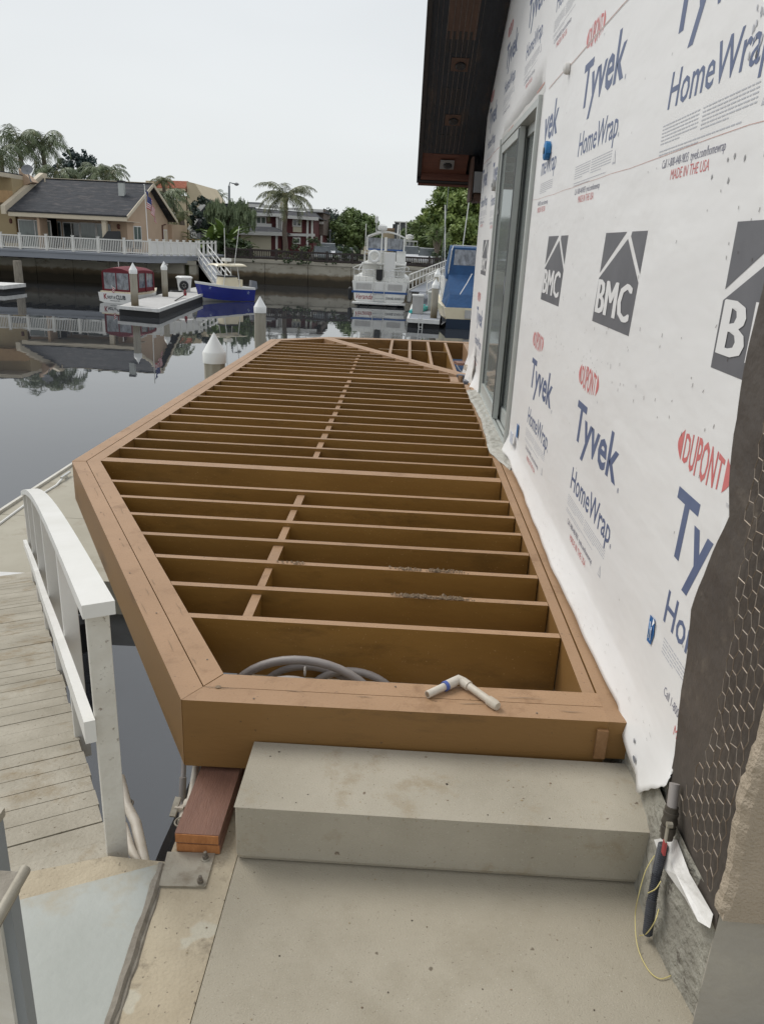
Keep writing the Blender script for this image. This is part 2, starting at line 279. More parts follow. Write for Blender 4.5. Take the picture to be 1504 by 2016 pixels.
# ---------------------------------------------------------------- mesh helpers
class MB:
    def __init__(s): s.v = []; s.f = []; s.fm = []; s.mats = []
    def mi(s, m):
        if m not in s.mats: s.mats.append(m)
        return s.mats.index(m)
    def add(s, vs, fs, m):
        k = len(s.v); s.v += [tuple(v) for v in vs]; i = s.mi(m)
        for f in fs: s.f.append(tuple(k + j for j in f)); s.fm.append(i)
    def box(s, lo, hi, m, mt=None):
        x0, y0, z0 = lo; x1, y1, z1 = hi
        s.hexa([(x0, y0, z0), (x1, y0, z0), (x1, y1, z0), (x0, y1, z0), (x0, y0, z1), (x1, y0, z1), (x1, y1, z1), (x0, y1, z1)], m, mt)
    def hexa(s, p, m, mt=None):
        s.add(p, [(0, 3, 2, 1), (0, 1, 5, 4), (1, 2, 6, 5), (2, 3, 7, 6), (3, 0, 4, 7)], m)
        s.add(p[4:], [(0, 1, 2, 3)], mt or m)
    def bar(s, a, b, w, h, m, up=(0, 0, 1)):
        a = Vector(a); b = Vector(b); d = (b - a).normalized(); u = Vector(up)
        sd = d.cross(u)
        if sd.length < 1e-4: sd = d.cross(Vector((0, 1, 0)))
        sd.normalize(); u = sd.cross(d).normalized(); sd = sd * w / 2; u = u * h / 2
        s.hexa([a - sd - u, a + sd - u, b + sd - u, b - sd - u, a - sd + u, a + sd + u, b + sd + u, b - sd + u], m)
    def prism(s, poly, z0, z1, m, mt=None):
        n = len(poly); zz0 = z0 if hasattr(z0, '__len__') else [z0] * n; zz1 = z1 if hasattr(z1, '__len__') else [z1] * n
        vs = [(p[0], p[1], zz0[i]) for i, p in enumerate(poly)] + [(p[0], p[1], zz1[i]) for i, p in enumerate(poly)]
        s.add(vs, [tuple(range(n))[::-1]] + [(i, (i + 1) % n, n + (i + 1) % n, n + i) for i in range(n)], m)
        s.add(vs[n:], [tuple(range(n))], mt or m)
    def extr(s, poly, vec, m):
        n = len(poly); vec = Vector(vec); vs = [Vector(p) for p in poly]; vs += [p + vec for p in vs]
        s.add(vs, [tuple(range(n))[::-1], tuple(range(n, 2 * n))] + [(i, (i + 1) % n, n + (i + 1) % n, n + i) for i in range(n)], m)
    def quad(s, a, b, c, d, m): s.add([a, b, c, d], [(0, 1, 2, 3)], m)
    def tube(s, pts, r, m, n=8, cap=True):
        pts = [Vector(p) for p in pts]; k = len(pts); rr = r if hasattr(r, '__len__') else [r] * k
        vs = []; pu = None
        for i, p in enumerate(pts):
            d = (pts[min(i + 1, k - 1)] - pts[max(i - 1, 0)]).normalized()
            if pu is None: pu = d.cross(Vector((0, 0, 1)) if abs(d.z) < .9 else Vector((1, 0, 0)))
            pu = (pu - d * pu.dot(d)).normalized(); q = d.cross(pu)
            for j in range(n):
                t = 2 * math.pi * j / n; vs.append(p + (pu * math.cos(t) + q * math.sin(t)) * rr[i])
        fs = [(i * n + j, i * n + (j + 1) % n, (i + 1) * n + (j + 1) % n, (i + 1) * n + j) for i in range(k - 1) for j in range(n)]
        if cap: fs += [tuple(range(n))[::-1], tuple((k - 1) * n + j for j in range(n))]
        s.add(vs, fs, m)
    def lathe(s, prof, c, m, n=16, axis='Z'):
        vs = []; c = Vector(c)
        for r, z in prof:
            for j in range(n):
                t = 2 * math.pi * j / n; q = Vector((r * math.cos(t), r * math.sin(t), z))
                if axis == 'X': q = Vector((q.z, q.x, q.y))
                if axis == 'Y': q = Vector((q.x, q.z, q.y))
                vs.append(c + q)
        k = len(prof)
        fs = [(i * n + j, i * n + (j + 1) % n, (i + 1) * n + (j + 1) % n, (i + 1) * n + j) for i in range(k - 1) for j in range(n)]
        fs += [tuple(range(n))[::-1], tuple((k - 1) * n + j for j in range(n))]
        s.add(vs, fs, m)
    def torus(s, c, R, r, m, ax='Y', n=24, k=8):
        pts = []
        for i in range(n + 1):
            t = 2 * math.pi * i / n; a, b = R * math.cos(t), R * math.sin(t)
            pts.append(Vector(c) + (Vector((a, 0, b)) if ax == 'Y' else Vector((0, a, b)) if ax == 'X' else Vector((a, b, 0))))
        s.tube(pts, r, m, k, cap=False)
    def grid(s, fn, nu, nv, m):
        vs = [fn(i / nu, j / nv) for i in range(nu + 1) for j in range(nv + 1)]
        s.add(vs, [(i * (nv + 1) + j, (i + 1) * (nv + 1) + j, (i + 1) * (nv + 1) + j + 1, i * (nv + 1) + j + 1) for i in range(nu) for j in range(nv)], m)
    def build(s, name, parent=None, bevel=0, smooth=False):
        me = bpy.data.meshes.new(name)
        off = WORLD(parent) if parent else Vector((0, 0, 0))
        if off.length: vs = [(v[0] - off.x, v[1] - off.y, v[2] - off.z) for v in s.v]
        else: vs = s.v
        me.from_pydata(vs, [], s.f)
        for m in s.mats: me.materials.append(M[m] if isinstance(m, str) else m)
        me.polygons.foreach_set('material_index', s.fm)
        if smooth: me.polygons.foreach_set('use_smooth', [True] * len(s.f))
        me.update()
        o = bpy.data.objects.new(name, me); C.objects.link(o)
        if parent: o.parent = parent; o['_off'] = tuple(off)
        if bevel:
            b = o.modifiers.new('bevel', 'BEVEL'); b.width = bevel; b.segments = 2; b.limit_method = 'ANGLE'
        if smooth:
            b = o.modifiers.new('split', 'EDGE_SPLIT'); b.split_angle = math.radians(40)
        return o
def WORLD(o):
    v = Vector((0, 0, 0))
    while o is not None:
        v += o.location; o = o.parent
    return v
def tag(o, label=None, cat=None, group=None, kind=None):
    if label: o['label'] = label
    if cat: o['category'] = cat
    if group: o['group'] = group
    if kind: o['kind'] = kind
    return o
def empty(name, loc, label, cat, group=None):
    o = bpy.data.objects.new(name, None); C.objects.link(o); o.location = loc; o.empty_display_size = .1
    return tag(o, label, cat, group)
def one(name, fn, label=None, cat=None, group=None, kind=None, parent=None, bevel=0, smooth=False):
    mb = MB(); fn(mb); return tag(mb.build(name, parent, bevel, smooth), label, cat, group, kind)
def text(mb, s, org, ux, uz, m, cap, width=None, shear=0, bold=0, align='L'):
    """flat lettering laid on a surface; cap = height of a capital, width = whole run"""
    cu = bpy.data.curves.new('t', 'FONT'); cu.body = s; cu.size = 1; cu.resolution_u = 2; cu.offset = bold
    ob = bpy.data.objects.new('t', cu); C.objects.link(ob)
    me = ob.evaluated_get(bpy.context.evaluated_depsgraph_get()).to_mesh()
    vs = [v.co.copy() for v in me.vertices]; fs = [tuple(p.vertices) for p in me.polygons]
    bpy.data.objects.remove(ob); bpy.data.curves.remove(cu)
    if not vs: return
    x0 = min(v.x for v in vs); x1 = max(v.x for v in vs); k = cap / .73
    kx = width / (x1 - x0) if width else k
    org = Vector(org); ux = Vector(ux); uz = Vector(uz)
    if align == 'C': org = org - ux * kx * (x1 - x0) / 2
    mb.add([org + ux * ((v.x - x0) * kx + v.y * k * shear) + uz * v.y * k for v in vs], fs, m)
ZW = -2.5
# ================================================================ setting
one('water', lambda m: m.quad((-500, -60, ZW), (500, -60, ZW), (500, 76, ZW), (-500, 76, ZW), 'water'), kind='structure')
one('canal_bed', lambda m: m.quad((-500, -60, -6), (500, -60, -6), (500, 76, -6), (-500, 76, -6), 'soil'), kind='structure')
def gnd(m):
    m.prism([(-17, 74.6), (900, 74.6), (900, 2500), (-900, 2500), (-900, 64.6), (-17, 64.6)], -8, -.42, 'soil')
one('ground', gnd, kind='structure')
one('street', lambda m: m.box((-40, 81, -.44), (120, 92, -.412), 'asphalt'), kind='structure')
def walk(m):
    m.prism([(-.47, -4), (5, -4), (5, 1.552), (.9, 1.552), (.9, 12.2), (-.47, 12.2)], -.7, -.38, 'conc')
one('walkway', walk, kind='structure', bevel=.004)
one('house_ground', lambda m: m.box((.901, 1.6, -6), (40, 12.1, -.42), 'soil'), kind='structure')
one('side_yard', lambda m: m.box((-.46, -30, -6), (40, 1.59, -.71), 'soil'), kind='structure')
def capf(m):
    pts = [(-.474, -4), (-.474, 12.2), (-.70, 12.2), (-.70, -4)]
    m.prism(pts, -.62, -.386, 'cap')
    m.box((-.67, -4, -6), (.88, 12.15, -.625), 'sea')
tag(one('sea_wall', capf, bevel=.008), 'old stained concrete sea wall cap along the walkway edge', 'sea wall')
def seaf(m):
    rj = random.Random(3); x = -17.3
    m.box((-17.6, 74.0, -.62), (200, 74.58, -.36), 'sea')
    while x < 60:
        m.box((x, 74.12, -6), (x + 3.96, 74.57, -.62), 'sea'); x += 4
tag(one('sea_wall', seaf), 'long tide stained concrete sea wall under the dark fence', 'sea wall')
def sea2(m):
    x = -60
    while x < -18.5:
        m.box((x, 64.0, -6), (x + 2.96, 64.5, -.75), 'sea'); x += 3
    m.box((-60, 63.9, -.75), (-17, 64.55, -.45), 'sea')
    m.box((-17.6, 64.0, -6), (-17.0, 74.1, -.45), 'sea')
tag(one('sea_wall', sea2), 'dark tide stained concrete sea wall beneath the white railed deck', 'sea wall')

# ================================================================ deck frame
deck = empty('timber_deck', (0, 2.4, 0), 'brown painted timber deck frame of open joists beside the wrapped wall', 'deck frame')
OUT = [Vector(p) for p in ((.815, 2.405), (-.742, 2.385), (-2.372, 5.316), (-2.243, 12.99), (-1.36, 13.72), (-.25, 13.93), (1.9, 14.08))]
def offs(P, d):
    r = []
    for i, p in enumerate(P):
        if i == 0: t = (P[1] - p).normalized(); nn = Vector((t.y, -t.x)); r.append(p + nn * d); continue
        if i == len(P) - 1: t = (p - P[i - 1]).normalized(); nn = Vector((t.y, -t.x)); r.append(p + nn * d); continue
        a = (p - P[i - 1]).normalized(); b = (P[i + 1] - p).normalized()
        na = Vector((a.y, -a.x)); nb = Vector((b.y, -b.x)); bi = (na + nb).normalized()
        r.append(p + bi * d / bi.dot(na))
    return r
o0, o1, o2, o3 = OUT, offs(OUT, .094), offs(OUT, .098), offs(OUT, .19)
DB = -.287
for A_, B_ in ((o0, o1), (o2, o3)):
    for i in range(len(OUT) - 1):
        dz = rnd.uniform(-.0015, .0015); a, b = A_[i], A_[i + 1]; c, d = B_[i + 1], B_[i]
        t = (b - a).normalized() * .0015
        q = [a + t, b - t, c - t, d + t]
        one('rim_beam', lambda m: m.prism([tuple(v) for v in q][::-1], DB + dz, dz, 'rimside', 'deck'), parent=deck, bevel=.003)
def inner_x(y):
    for i in range(len(o3) - 1):
        a, b = o3[i], o3[i + 1]
        if i >= 1 and min(a.y, b.y) <= y <= max(a.y, b.y) and i < 3: return a.x + (b.x - a.x) * (y - a.y) / (b.y - a.y)
    return o3[1].x
DG = ((.60, 10.35), (-1.40, 13.43)); 
def diag_x(y): return DG[0][0] + (DG[1][0] - DG[0][0]) * (y - DG[0][1]) / (DG[1][1] - DG[0][1])
def joist(y, th=.040, x1=None, m1='joist'):
    def f(m):
        xa0, xa1 = inner_x(y), inner_x(y + th)
        xr = x1 if x1 is not None else .752
        if y > 10.36:
            xb0, xb1 = diag_x(y) - .002, diag_x(y + th) - .002
        else: xb0 = xb1 = xr
        j = [rnd.uniform(-.003, .003) for _ in range(4)]
        P = [(xa0 + .002, y + j[0]), (xb0, y + j[1]), (xb1, y + th + j[1]), (xa1 + .002, y + th + j[0])]
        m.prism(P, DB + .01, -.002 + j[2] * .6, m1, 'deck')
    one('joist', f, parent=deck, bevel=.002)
ys = [3.03, 3.345, 3.665, 3.98, 4.285, 4.595, 4.90]
for y in ys: joist(y)
joist(5.37, .05); joist(5.422, .05)
ys2 = [5.42 + .3145 * k for k in range(1, 13)]
for y in ys2: joist(y)
joist(9.53, .05); joist(9.582, .05)
ys3 = [9.60 + .3145 * k for k in range(1, 11)]
for y in ys3: joist(y, x1=.60)
joist(13.06)
def blk(ya, yb, x=-.65):
    one('blocking', lambda m: m.box((x - .022 + rnd.uniform(-.006, .006), ya + .042, DB + .03), (x + .022 + rnd.uniform(-.004, .006), yb - .002, -.026), 'joist', 'deck'), parent=deck, bevel=.002)
for a, b in zip(ys, ys[1:]): blk(a, b, -.645)
al = [5.43] + ys2 + [9.53]
for a, b in zip(ys2, al[2:]): blk(a, b, -.663)
for a, b in zip(ys3[:6], ys3[1:]): blk(a, b, -.69)
# ledgers at the wall
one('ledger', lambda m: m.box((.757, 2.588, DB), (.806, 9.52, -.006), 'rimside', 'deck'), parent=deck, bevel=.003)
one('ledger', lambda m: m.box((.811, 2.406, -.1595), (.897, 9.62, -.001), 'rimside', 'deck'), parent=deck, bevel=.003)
one('corner_strip', lambda m: m.box((.772, 2.388, -.15), (.812, 2.4035, -.03), 'deckend'), parent=deck)
# diagonal doubled beam and the bays behind it
dv = Vector((DG[1][0] - DG[0][0], DG[1][1] - DG[0][1])).normalized(); dn = Vector((-dv.y, dv.x)) * -1
for k in (0, 1):
    A_ = Vector(DG[0]) + dn * (.002 + k * .10) - dv * (.28 - k * .05); B_ = Vector(DG[1]) + dn * (.002 + k * .10) + dv * (.06 + .05 * k)
    q = [A_, A_ + dn * .096, B_ + dn * .096, B_]
    one('diagonal_beam', lambda m: m.prism([tuple(v) for v in q], DB, 0, 'deck'), parent=deck, bevel=.003)
def dxo(x):  # y of the diagonal's far edge at x
    p = Vector(DG[0]) + dn * .2; return p.y + (x - p.x) * dv.y / dv.x
for x in (-.225, .08, .393, .70):
    one('joist', lambda m: m.prism([(x - .022, dxo(x - .022) + .01), (x + .022, dxo(x + .022) + .01), (x + .022, 13.74), (x - .022, 13.74)], DB + .01, -.002, 'joist', 'deck'), parent=deck, bevel=.002)
for xa, xb in ((-.42, -.247), (-.203, .058), (.102, .371), (.415, .678)):
    one('blocking', lambda m: m.box((xa, 12.48, DB + .02), (xb, 12.52, -.004), 'joist'), parent=deck)
one('rim_beam', lambda m: m.box((1.02, 12.3, DB), (1.115, 13.80, -.002), 'deck'), parent=deck, bevel=.003)
one('blocking', lambda m: m.box((.60, 9.66, DB), (.70, 10.05, -.003), 'deck'), parent=deck, bevel=.003)
one('bracket', lambda m: (m.box((.76, 9.66, -.10), (.97, 9.80, .012), 'bracket'), m.bar((.72, 10.22, -.03), (1.1, 10.0, -.03), .09, .08, 'bracket')), parent=deck)
def nails(m):
    r3 = random.Random(31)
    def dot(x, y, z, r=.004): m.lathe([(r, -.0005), (r * .8, .0009)], (x, y, z), 'bolt', 6)
    for i in range(1, 6):
        a, b = OUT[i - 1], OUT[i]; n_ = int((b - a).length / .42)
        for k in range(n_):
            p = a.lerp(b, (k + .5) / n_); t = (b - a).normalized(); q = p + Vector((t.y, -t.x)) * r3.choice((.03, .06, .13, .16)); dot(q.x, q.y, .0008 + .0012)
    for k in range(26):
        x = r3.uniform(-.68, .75); z = r3.uniform(-.26, -.04); m.lathe([(.004, 0), (.003, -.0015)][::-1], (x, 2.3868 + .0129 * (x + .74), z), 'bolt', 6, 'Y')
def splits(m):
    r3 = random.Random(32)
    def cr(x, y, L, a, w=.0016):
        pts = [(x + L * t * math.cos(a) + r3.uniform(-.002, .002), y + L * t * math.sin(a) + r3.uniform(-.003, .003)) for t in (0, .25, .5, .75, 1)]
        for k, ((x0, y0), (x1, y1)) in enumerate(zip(pts, pts[1:])):
            w0, w1 = w * (0, .8, 1, .6, 0)[k], w * (0, .8, 1, .6, 0)[k + 1]; nx, ny = -math.sin(a), math.cos(a)
            m.quad((x0 - nx * w0, y0 - ny * w0, .0026), (x1 - nx * w1, y1 - ny * w1, .0026), (x1 + nx * w1, y1 + ny * w1, .0026), (x0 + nx * w0, y0 + ny * w0, .0026), 'mud')
    for (px, py, L) in ((395, 1352, .16), (900, 1385, .12), (1100, 1400, .10), (700, 1372, .07), (560, 1360, .08), (980, 1372, .2)):
        p = atz(px, py, 0); cr(p.x, p.y, L, .01 + r3.uniform(-.02, .02))
    p = atz(430, 1353, 0); m.lathe([(.011, .0024), (.009, .0030)], (p.x, p.y, 0), 'mud', 9); 
    d = (OUT[2] - OUT[1]).normalized(); an = math.atan2(d.y, d.x)
    for t in (.08, .22, .3, .46, .6, .71, .88):
        for o in (.045, .14): 
            p = OUT[1].lerp(OUT[2], t + r3.uniform(-.03, .03)) + Vector((d.y, -d.x)) * (o + r3.uniform(-.03, .03)); cr(p.x, p.y, r3.uniform(.06, .2), an + r3.uniform(-.03, .03), .0012)
tag(one('nail_heads', nails, parent=deck), kind='stuff'); tag(one('wood_splits', splits, parent=deck), kind='stuff')
# loose things lying on / under the frame
def brd(m):
    a, b = atz(897, 712, .02), atz(925, 706, .02); m.bar((.74, 11.15, .02), (1.05, 11.22, .02), .22, .035, 'redwood')
tag(one('loose_board', brd), 'short dark brown board lying across joists by the wall corner', 'board')
tag(one('pvc_scrap', lambda m: (m.tube([(.84, 10.72, .03), (1.0, 10.78, .03)], .04, 'pvc', 12), m.box((.85, 10.6, .0), (.95, 10.68, .05), 'pvc'))), 'small white pipe scrap by the lower wall corner of the deck', 'pipe scrap')
def pipe(name='pvc_pipe'):
    t = empty(name, (.285, 2.55, 0), 'dirty white elbow pipe with blue primer ring lying on the front deck beam', 'pipe')
    a = atz(842, 1367, .016); b = atz(893, 1343, .022); c = atz(912, 1343, .022); d = atz(975, 1388, .016)
    r = .0145
    one('pipe_end', lambda m: m.tube([a + (a - b).normalized() * .002, a, b], r, 'pvc', 16), parent=t, smooth=True)
    one('pipe_end', lambda m: m.tube([c, d], r, 'pvc', 16), parent=t, smooth=True)
    pts = [a.lerp(b, .72), b, b.lerp(c, .5) + Vector((0, .012, .004)), c, c.lerp(d, .18)]
    one('elbow', lambda m: m.tube(pts, [.019] * 5, 'pvc', 16), parent=t, smooth=True)
    one('primer_ring', lambda m: m.tube([a.lerp(b, .63), a.lerp(b, .73)], .0195, 'pvcblue', 16), parent=t, smooth=True)
    one('coupling', lambda m: (m.tube([c.lerp(d, .80), d, d + (d - c).normalized() * .012], [.019, .019, .0155], 'pvc', 16)), parent=t, smooth=True)
    one('pipe_hole', lambda m: m.tube([a - (b - a).normalized() * .0008, a - (b - a).normalized() * .0035], .0105, 'mud', 12), parent=t)
pipe()
def coil():
    t = empty('conduit_coil', (-.32, 2.8, -.45), 'coiled grey flexible conduit in the first bay behind the front beam', 'conduit')
    for k, (px, w_, zz) in enumerate((((505, 1330), (628, 1293), -.235), ((540, 1326), (603, 1308), -.24), ((650, 1326), (700, 1318), -.24))[:1]): pass
    def arc(x0, x1, ztop, y, r=.016):
        pts = []
        for i in range(25):
            u = math.pi * i / 24; pts.append(((x0 + x1) / 2 - (x1 - x0) / 2 * math.cos(u), y + .05 * math.cos(u * .7), -.54 + (ztop + .58) * math.sin(u) ** .8))
        one('conduit', lambda m: m.tube(pts, r, 'conduit', 10), parent=t, smooth=True)
    arc(-.74, .03, -.165, 2.90, .0195); arc(-.64, -.14, -.215, 2.82, .0175); arc(-.40, .12, -.235, 2.95, .0175); arc(-.62, -.05, -.25, 2.99, .016)
    one('zip_tie', lambda m: m.torus((-.355, 2.90, -.163), .021, .004, 'tie', 'X', 12, 6), parent=t)
    one('zip_tie', lambda m: m.torus((-.39, 2.82, -.213), .019, .004, 'tie', 'X', 12, 6), parent=t)
coil()
def crumbs(m):
    r2 = random.Random(5)
    for cx_, cy_, n, sp in ((.0, 3.365, 150, .035), (.12, 3.36, 110, .05), (.22, 3.365, 130, .035), (.19, 3.685, 90, .05), (-.02, 3.685, 60, .04), (-.6, 3.685, 26, .03)):
        for i in range(n):
            x = r2.gauss(cx_ + .09, sp); y = cy_ + r2.uniform(-.019, .014); s_ = r2.uniform(.003, .0105) * (1.15 if abs(x - cx_) < sp else .7)
            vs = [(x + s_ * r2.uniform(.6, 1.2) * a, y + s_ * r2.uniform(.6, 1.2) * b, max(0, .001) + s_ * (c_ + .8) * r2.uniform(.5, 1.0)) for a, b, c_ in ((1, 0, 0), (-1, 0, 0), (0, 1, 0), (0, -1, 0), (0, 0, 1), (0, 0, -.8))]
            m.add(vs, [(0, 2, 4), (2, 1, 4), (1, 3, 4), (3, 0, 4), (2, 0, 5), (1, 2, 5), (3, 1, 5), (0, 3, 5)], 'mud')
tag(one('mud_crumbs', crumbs), 'dark mud crumbs scattered on top of two near joists', 'dirt', kind='stuff')

# ================================================================ step, blocks, plate, pipes
def step(m): m.box((-.476, 2.032, -.378), (.899, 2.383, -.160), 'conc2')
tag(one('concrete_step', step, bevel=.022), 'broad grey concrete step in front of the deck beam', 'step')
def woodblk(z0, dx, lab):
    t = empty('wood_block', (-.61, 2.08, z0), lab, 'wood block', 'boards stacked under the deck corner')
    one('board', lambda m: (m.box((-.683 + dx, 2.062, z0), (-.533 + dx, 2.60, z0 + .037), 'redwood')), parent=t, bevel=.002)
    one('end_grain', lambda m: m.box((-.681 + dx, 2.058, z0 + .002), (-.535 + dx, 2.0615, z0 + .035), 'endg'), parent=t)
woodblk(-.383, .001, 'lower of two short red brown boards stacked under the deck corner')
woodblk(-.344, -.002, 'upper of two short red brown boards stacked under the deck corner')
def plate():
    t = empty('base_plate', (-.62, 1.98, -.386), 'flat steel plate bolted on the sea wall cap below the stacked boards', 'steel plate')
    P = [atz(*p, -.378) for p in ((330, 1677), (424, 1680), (405, 1746), (313, 1744))]
    one('plate', lambda m: m.prism([(p.x, p.y) for p in P][::-1], -.386, -.377, 'steel'), parent=t, bevel=.001)
    for px, py in ((405, 1690), (395, 1738)):
        p = atz(px, py, -.377)
        def bf(m):
            m.lathe([(.017, -.3775), (.017, -.374)], (p.x, p.y, 0), 'steel', 16)
            m.lathe([(.0105, -.374), (.0105, -.362)], (p.x, p.y, 0), 'bolt', 6)
            m.lathe([(.006, -.362), (.006, -.350), (.004, -.349)], (p.x, p.y, 0), 'bolt', 12)
        one('bolt', bf, parent=t)
plate()
def hoses():
    t = empty('supply_pipes', (-.71, 2.3, -.9), 'white and grey water pipes with valve beside the stacked boards', 'pipes')
    g = [at(360, 1510, 2.55), at(362, 1560, 2.5), at(366, 1610, 2.48)]
    one('grey_conduit', lambda m: (m.tube([at(363, 1490, 2.62), at(361, 1545, 2.55)], .010, 'conduit', 10), m.tube([at(361, 1530, 2.56), at(359, 1575, 2.52)], .014, 'conduit', 10), m.tube([at(359, 1575, 2.52), at(357, 1625, 2.45), at(352, 1800, 2.3)], .010, 'conduit', 10)), parent=t, smooth=True)
    one('white_pipe', lambda m: m.tube([at(387, 1505, 2.5), at(378, 1560, 2.36), at(362, 1625, 2.2), at(352, 1680, 2.10), at(349, 1760, 2.0)], .013, 'pvc', 12), parent=t, smooth=True)
    one('fitting', lambda m: m.tube([at(372, 1580, 2.33), at(360, 1620, 2.22)], .020, 'pvc', 12), parent=t, smooth=True)
    p = at(345, 1592, 2.28)
    one('valve_handle', lambda m: (m.bar(at(352, 1570, 2.3), at(340, 1608, 2.24), .022, .012, 'steel'), m.bar(at(345, 1590, 2.27), at(362, 1592, 2.27), .02, .018, 'pvc')), parent=t)
    one('pipe_clip', lambda m: m.torus(at(358, 1618, 2.2), .024, .003, 'steel', 'Z', 14, 6), parent=t)
hoses()
def leaff(m):
    p = atz(1252, 1728, -.372)
    pts = [(-.045, 0), (-.02, .012), (.01, .014), (.035, .004), (.01, -.010), (-.02, -.008)]
    vs = [(p.x + a, p.y + b, -.373 + .010 * math.sin((a + .05) * 30) ** 2) for a, b in pts] + [(p.x, p.y, -.362)]
    m.add(vs, [(i, (i + 1) % 6, 6) for i in range(6)], 'leafdry')
def debris(m):
    r3 = random.Random(41)
    for k in range(90):
        x = r3.uniform(-.66, .8); y = r3.uniform(1.0, 2.0) if k % 3 else r3.uniform(2.06, 2.36); z = -.379 if y < 2.03 else -.159
        if y > 2.03 and x < -.45: continue
        if x < -.48: z = -.385
        r_ = r3.uniform(.0012, .0036) * (1.6 if k % 9 == 0 else 1)
        vs = [(x + r_ * r3.uniform(.6, 1.6) * a, y + r_ * r3.uniform(.6, 1.4) * b, z + r_ * max(c, -.2) * r3.uniform(.4, .9)) for a, b, c in ((1, 0, 0), (0, 1, 0), (-1, 0, 0), (0, -1, 0), (0, 0, 1))]
        m.add(vs, [(0, 1, 4), (1, 2, 4), (2, 3, 4), (3, 0, 4)], r3.choice(['mud', 'leafdry', 'bark', 'mud']))
tag(one('grit', debris), 'scattered grit and leaf crumbs on the walkway and step', 'grit', kind='stuff')
tag(one('dry_leaf', leaff), 'dry curled leaf on the walkway at the foot of the step', 'leaf')

# ================================================================ gangway, near dock
P0 = Vector((-.90, 2.05)); DG_ = Vector((-.4816, .8764)).normalized(); NL = Vector((-DG_.y, DG_.x))
def gp(s, off, z): q = P0 + DG_ * s + NL * off; return Vector((q.x, q.y, z))
def pz(s): return -.425 - .2495 * s
gw = empty('gangway', (-.9, 2.05, -.5), 'weathered plank gangway with white hand rail sloping down to the dock', 'gangway')
SL = 6.6
def planks(m):
    s = 0; k = 0
    r3 = random.Random(2)
    while s < SL - .1:
        w_ = .138; dz = r3.uniform(-.002, .002); d2 = r3.uniform(-.006, .006)
        a = [gp(s, d2 - .005, pz(s) + dz - .035), gp(s, 1.28, pz(s) + dz - .035), gp(s + w_, 1.28, pz(s + w_) + dz - .035), gp(s + w_, d2 - .005, pz(s + w_) + dz - .035)]
        b = [p + Vector((0, 0, .035)) for p in a]
        m.hexa([a[0], a[3], a[2], a[1], b[0], b[3], b[2], b[1]], 'plank'); s += w_ + .0065
one('plank_surface', planks, parent=gw, bevel=.002)
for off in (.03, 1.2):
    one('stringer', lambda m: m.hexa([gp(0, off, -.60), gp(SL, off, pz(SL) - .18), gp(SL, off + .05, pz(SL) - .18), gp(0, off + .05, -.60), gp(0, off, -.465), gp(SL, off, pz(SL) - .042), gp(SL, off + .05, pz(SL) - .042), gp(0, off + .05, -.465)], 'whited'), parent=gw)
def camber(s): return .15 * math.sin(math.pi * min(max(s / 6.1, 0), 1)) - .02
def rail(off, sgn):
    def cap_(m):
        N = 16; lo_, hi_ = off - .048, off + .046
        for i in range(N):
            s0, s1 = -.03 + 5.98 * i / N, -.03 + 5.98 * (i + 1) / N
            z0, z1 = pz(s0) + .99 + camber(s0), pz(s1) + .99 + camber(s1)
            a = [gp(s0, lo_, z0 - .045), gp(s0, hi_, z0 - .045), gp(s1, hi_, z1 - .045), gp(s1, lo_, z1 - .045)]
            b = [p + Vector((0, 0, .045)) for p in a]
            m.hexa([a[0], a[3], a[2], a[1], b[0], b[3], b[2], b[1]], 'white')
    one('rail_cap', cap_, parent=gw)
    def low(m):
        N = 16
        for i in range(N):
            s0, s1 = -.02 + 6.3 * i / N, -.02 + 6.3 * (i + 1) / N
            z0, z1 = pz(s0) + .43 + camber(s0) * .6 + .15 * max(0, 1 - s0 / 2.6), pz(s1) + .43 + camber(s1) * .6 + .15 * max(0, 1 - s1 / 2.6)
            a = [gp(s0, off + .036, z0 - .08), gp(s0, off + .070, z0 - .08), gp(s1, off + .070, z1 - .08), gp(s1, off + .036, z1 - .08)]
            b = [p + Vector((0, 0, .08)) for p in a]
            m.hexa([a[0], a[3], a[2], a[1], b[0], b[3], b[2], b[1]], 'white')
    one('lower_rail', low, parent=gw)
    for s in (.03, 1.22, 2.42, 3.6, 4.75, 5.85):
        zt = pz(s) + .99 + camber(s) - .046
        one('rail_post', lambda m: (m.hexa([gp(s - .02, off - .034, pz(s) - .12), gp(s - .02, off + .034, pz(s) - .12), gp(s + .02, off + .034, pz(s) - .12), gp(s + .02, off - .034, pz(s) - .12),
                                           gp(s - .02, off - .034, zt), gp(s - .02, off + .034, zt), gp(s + .02, off + .034, zt - .01), gp(s + .02, off - .034, zt - .01)], 'white' if s > .5 else 'whited')), parent=gw, bevel=.003)
rail(-.02, 1)
# platform, hinge plate
def bp(m):
    P = [atz(*p, -.372) for p in ((317, 1700), (38, 1772), (-60, 1850), (10, 2100), (175, 2100), (214, 2016))]
    m.prism([(p.x, p.y) for p in P], -.384, -.372, 'blueplate')
t = empty('hinge_plate', (-.9, 1.8, -.40), 'pale blue sheet metal plate bridging the gangway and the sea wall', 'metal plate')
one('sheet', bp, parent=t, bevel=.002)
def ws(m):
    a, b = atz(318, 1702, -.378), atz(205, 2040, -.378); N = 14; r3 = random.Random(4)
    pts = [a.lerp(b, i / N) + Vector((r3.uniform(-.0015, .002), 0, r3.uniform(-.002, .002))) for i in range(N + 1)]
    m.tube(pts, [.013 + r3.uniform(-.003, .004) for _ in pts], 'greyw', 6)
    m.tube([p + Vector((.016, 0, -.01)) for p in pts], [.010 + r3.uniform(-.003, .003) for _ in pts], 'greyw', 6)
one('edge_timber', ws, parent=t)
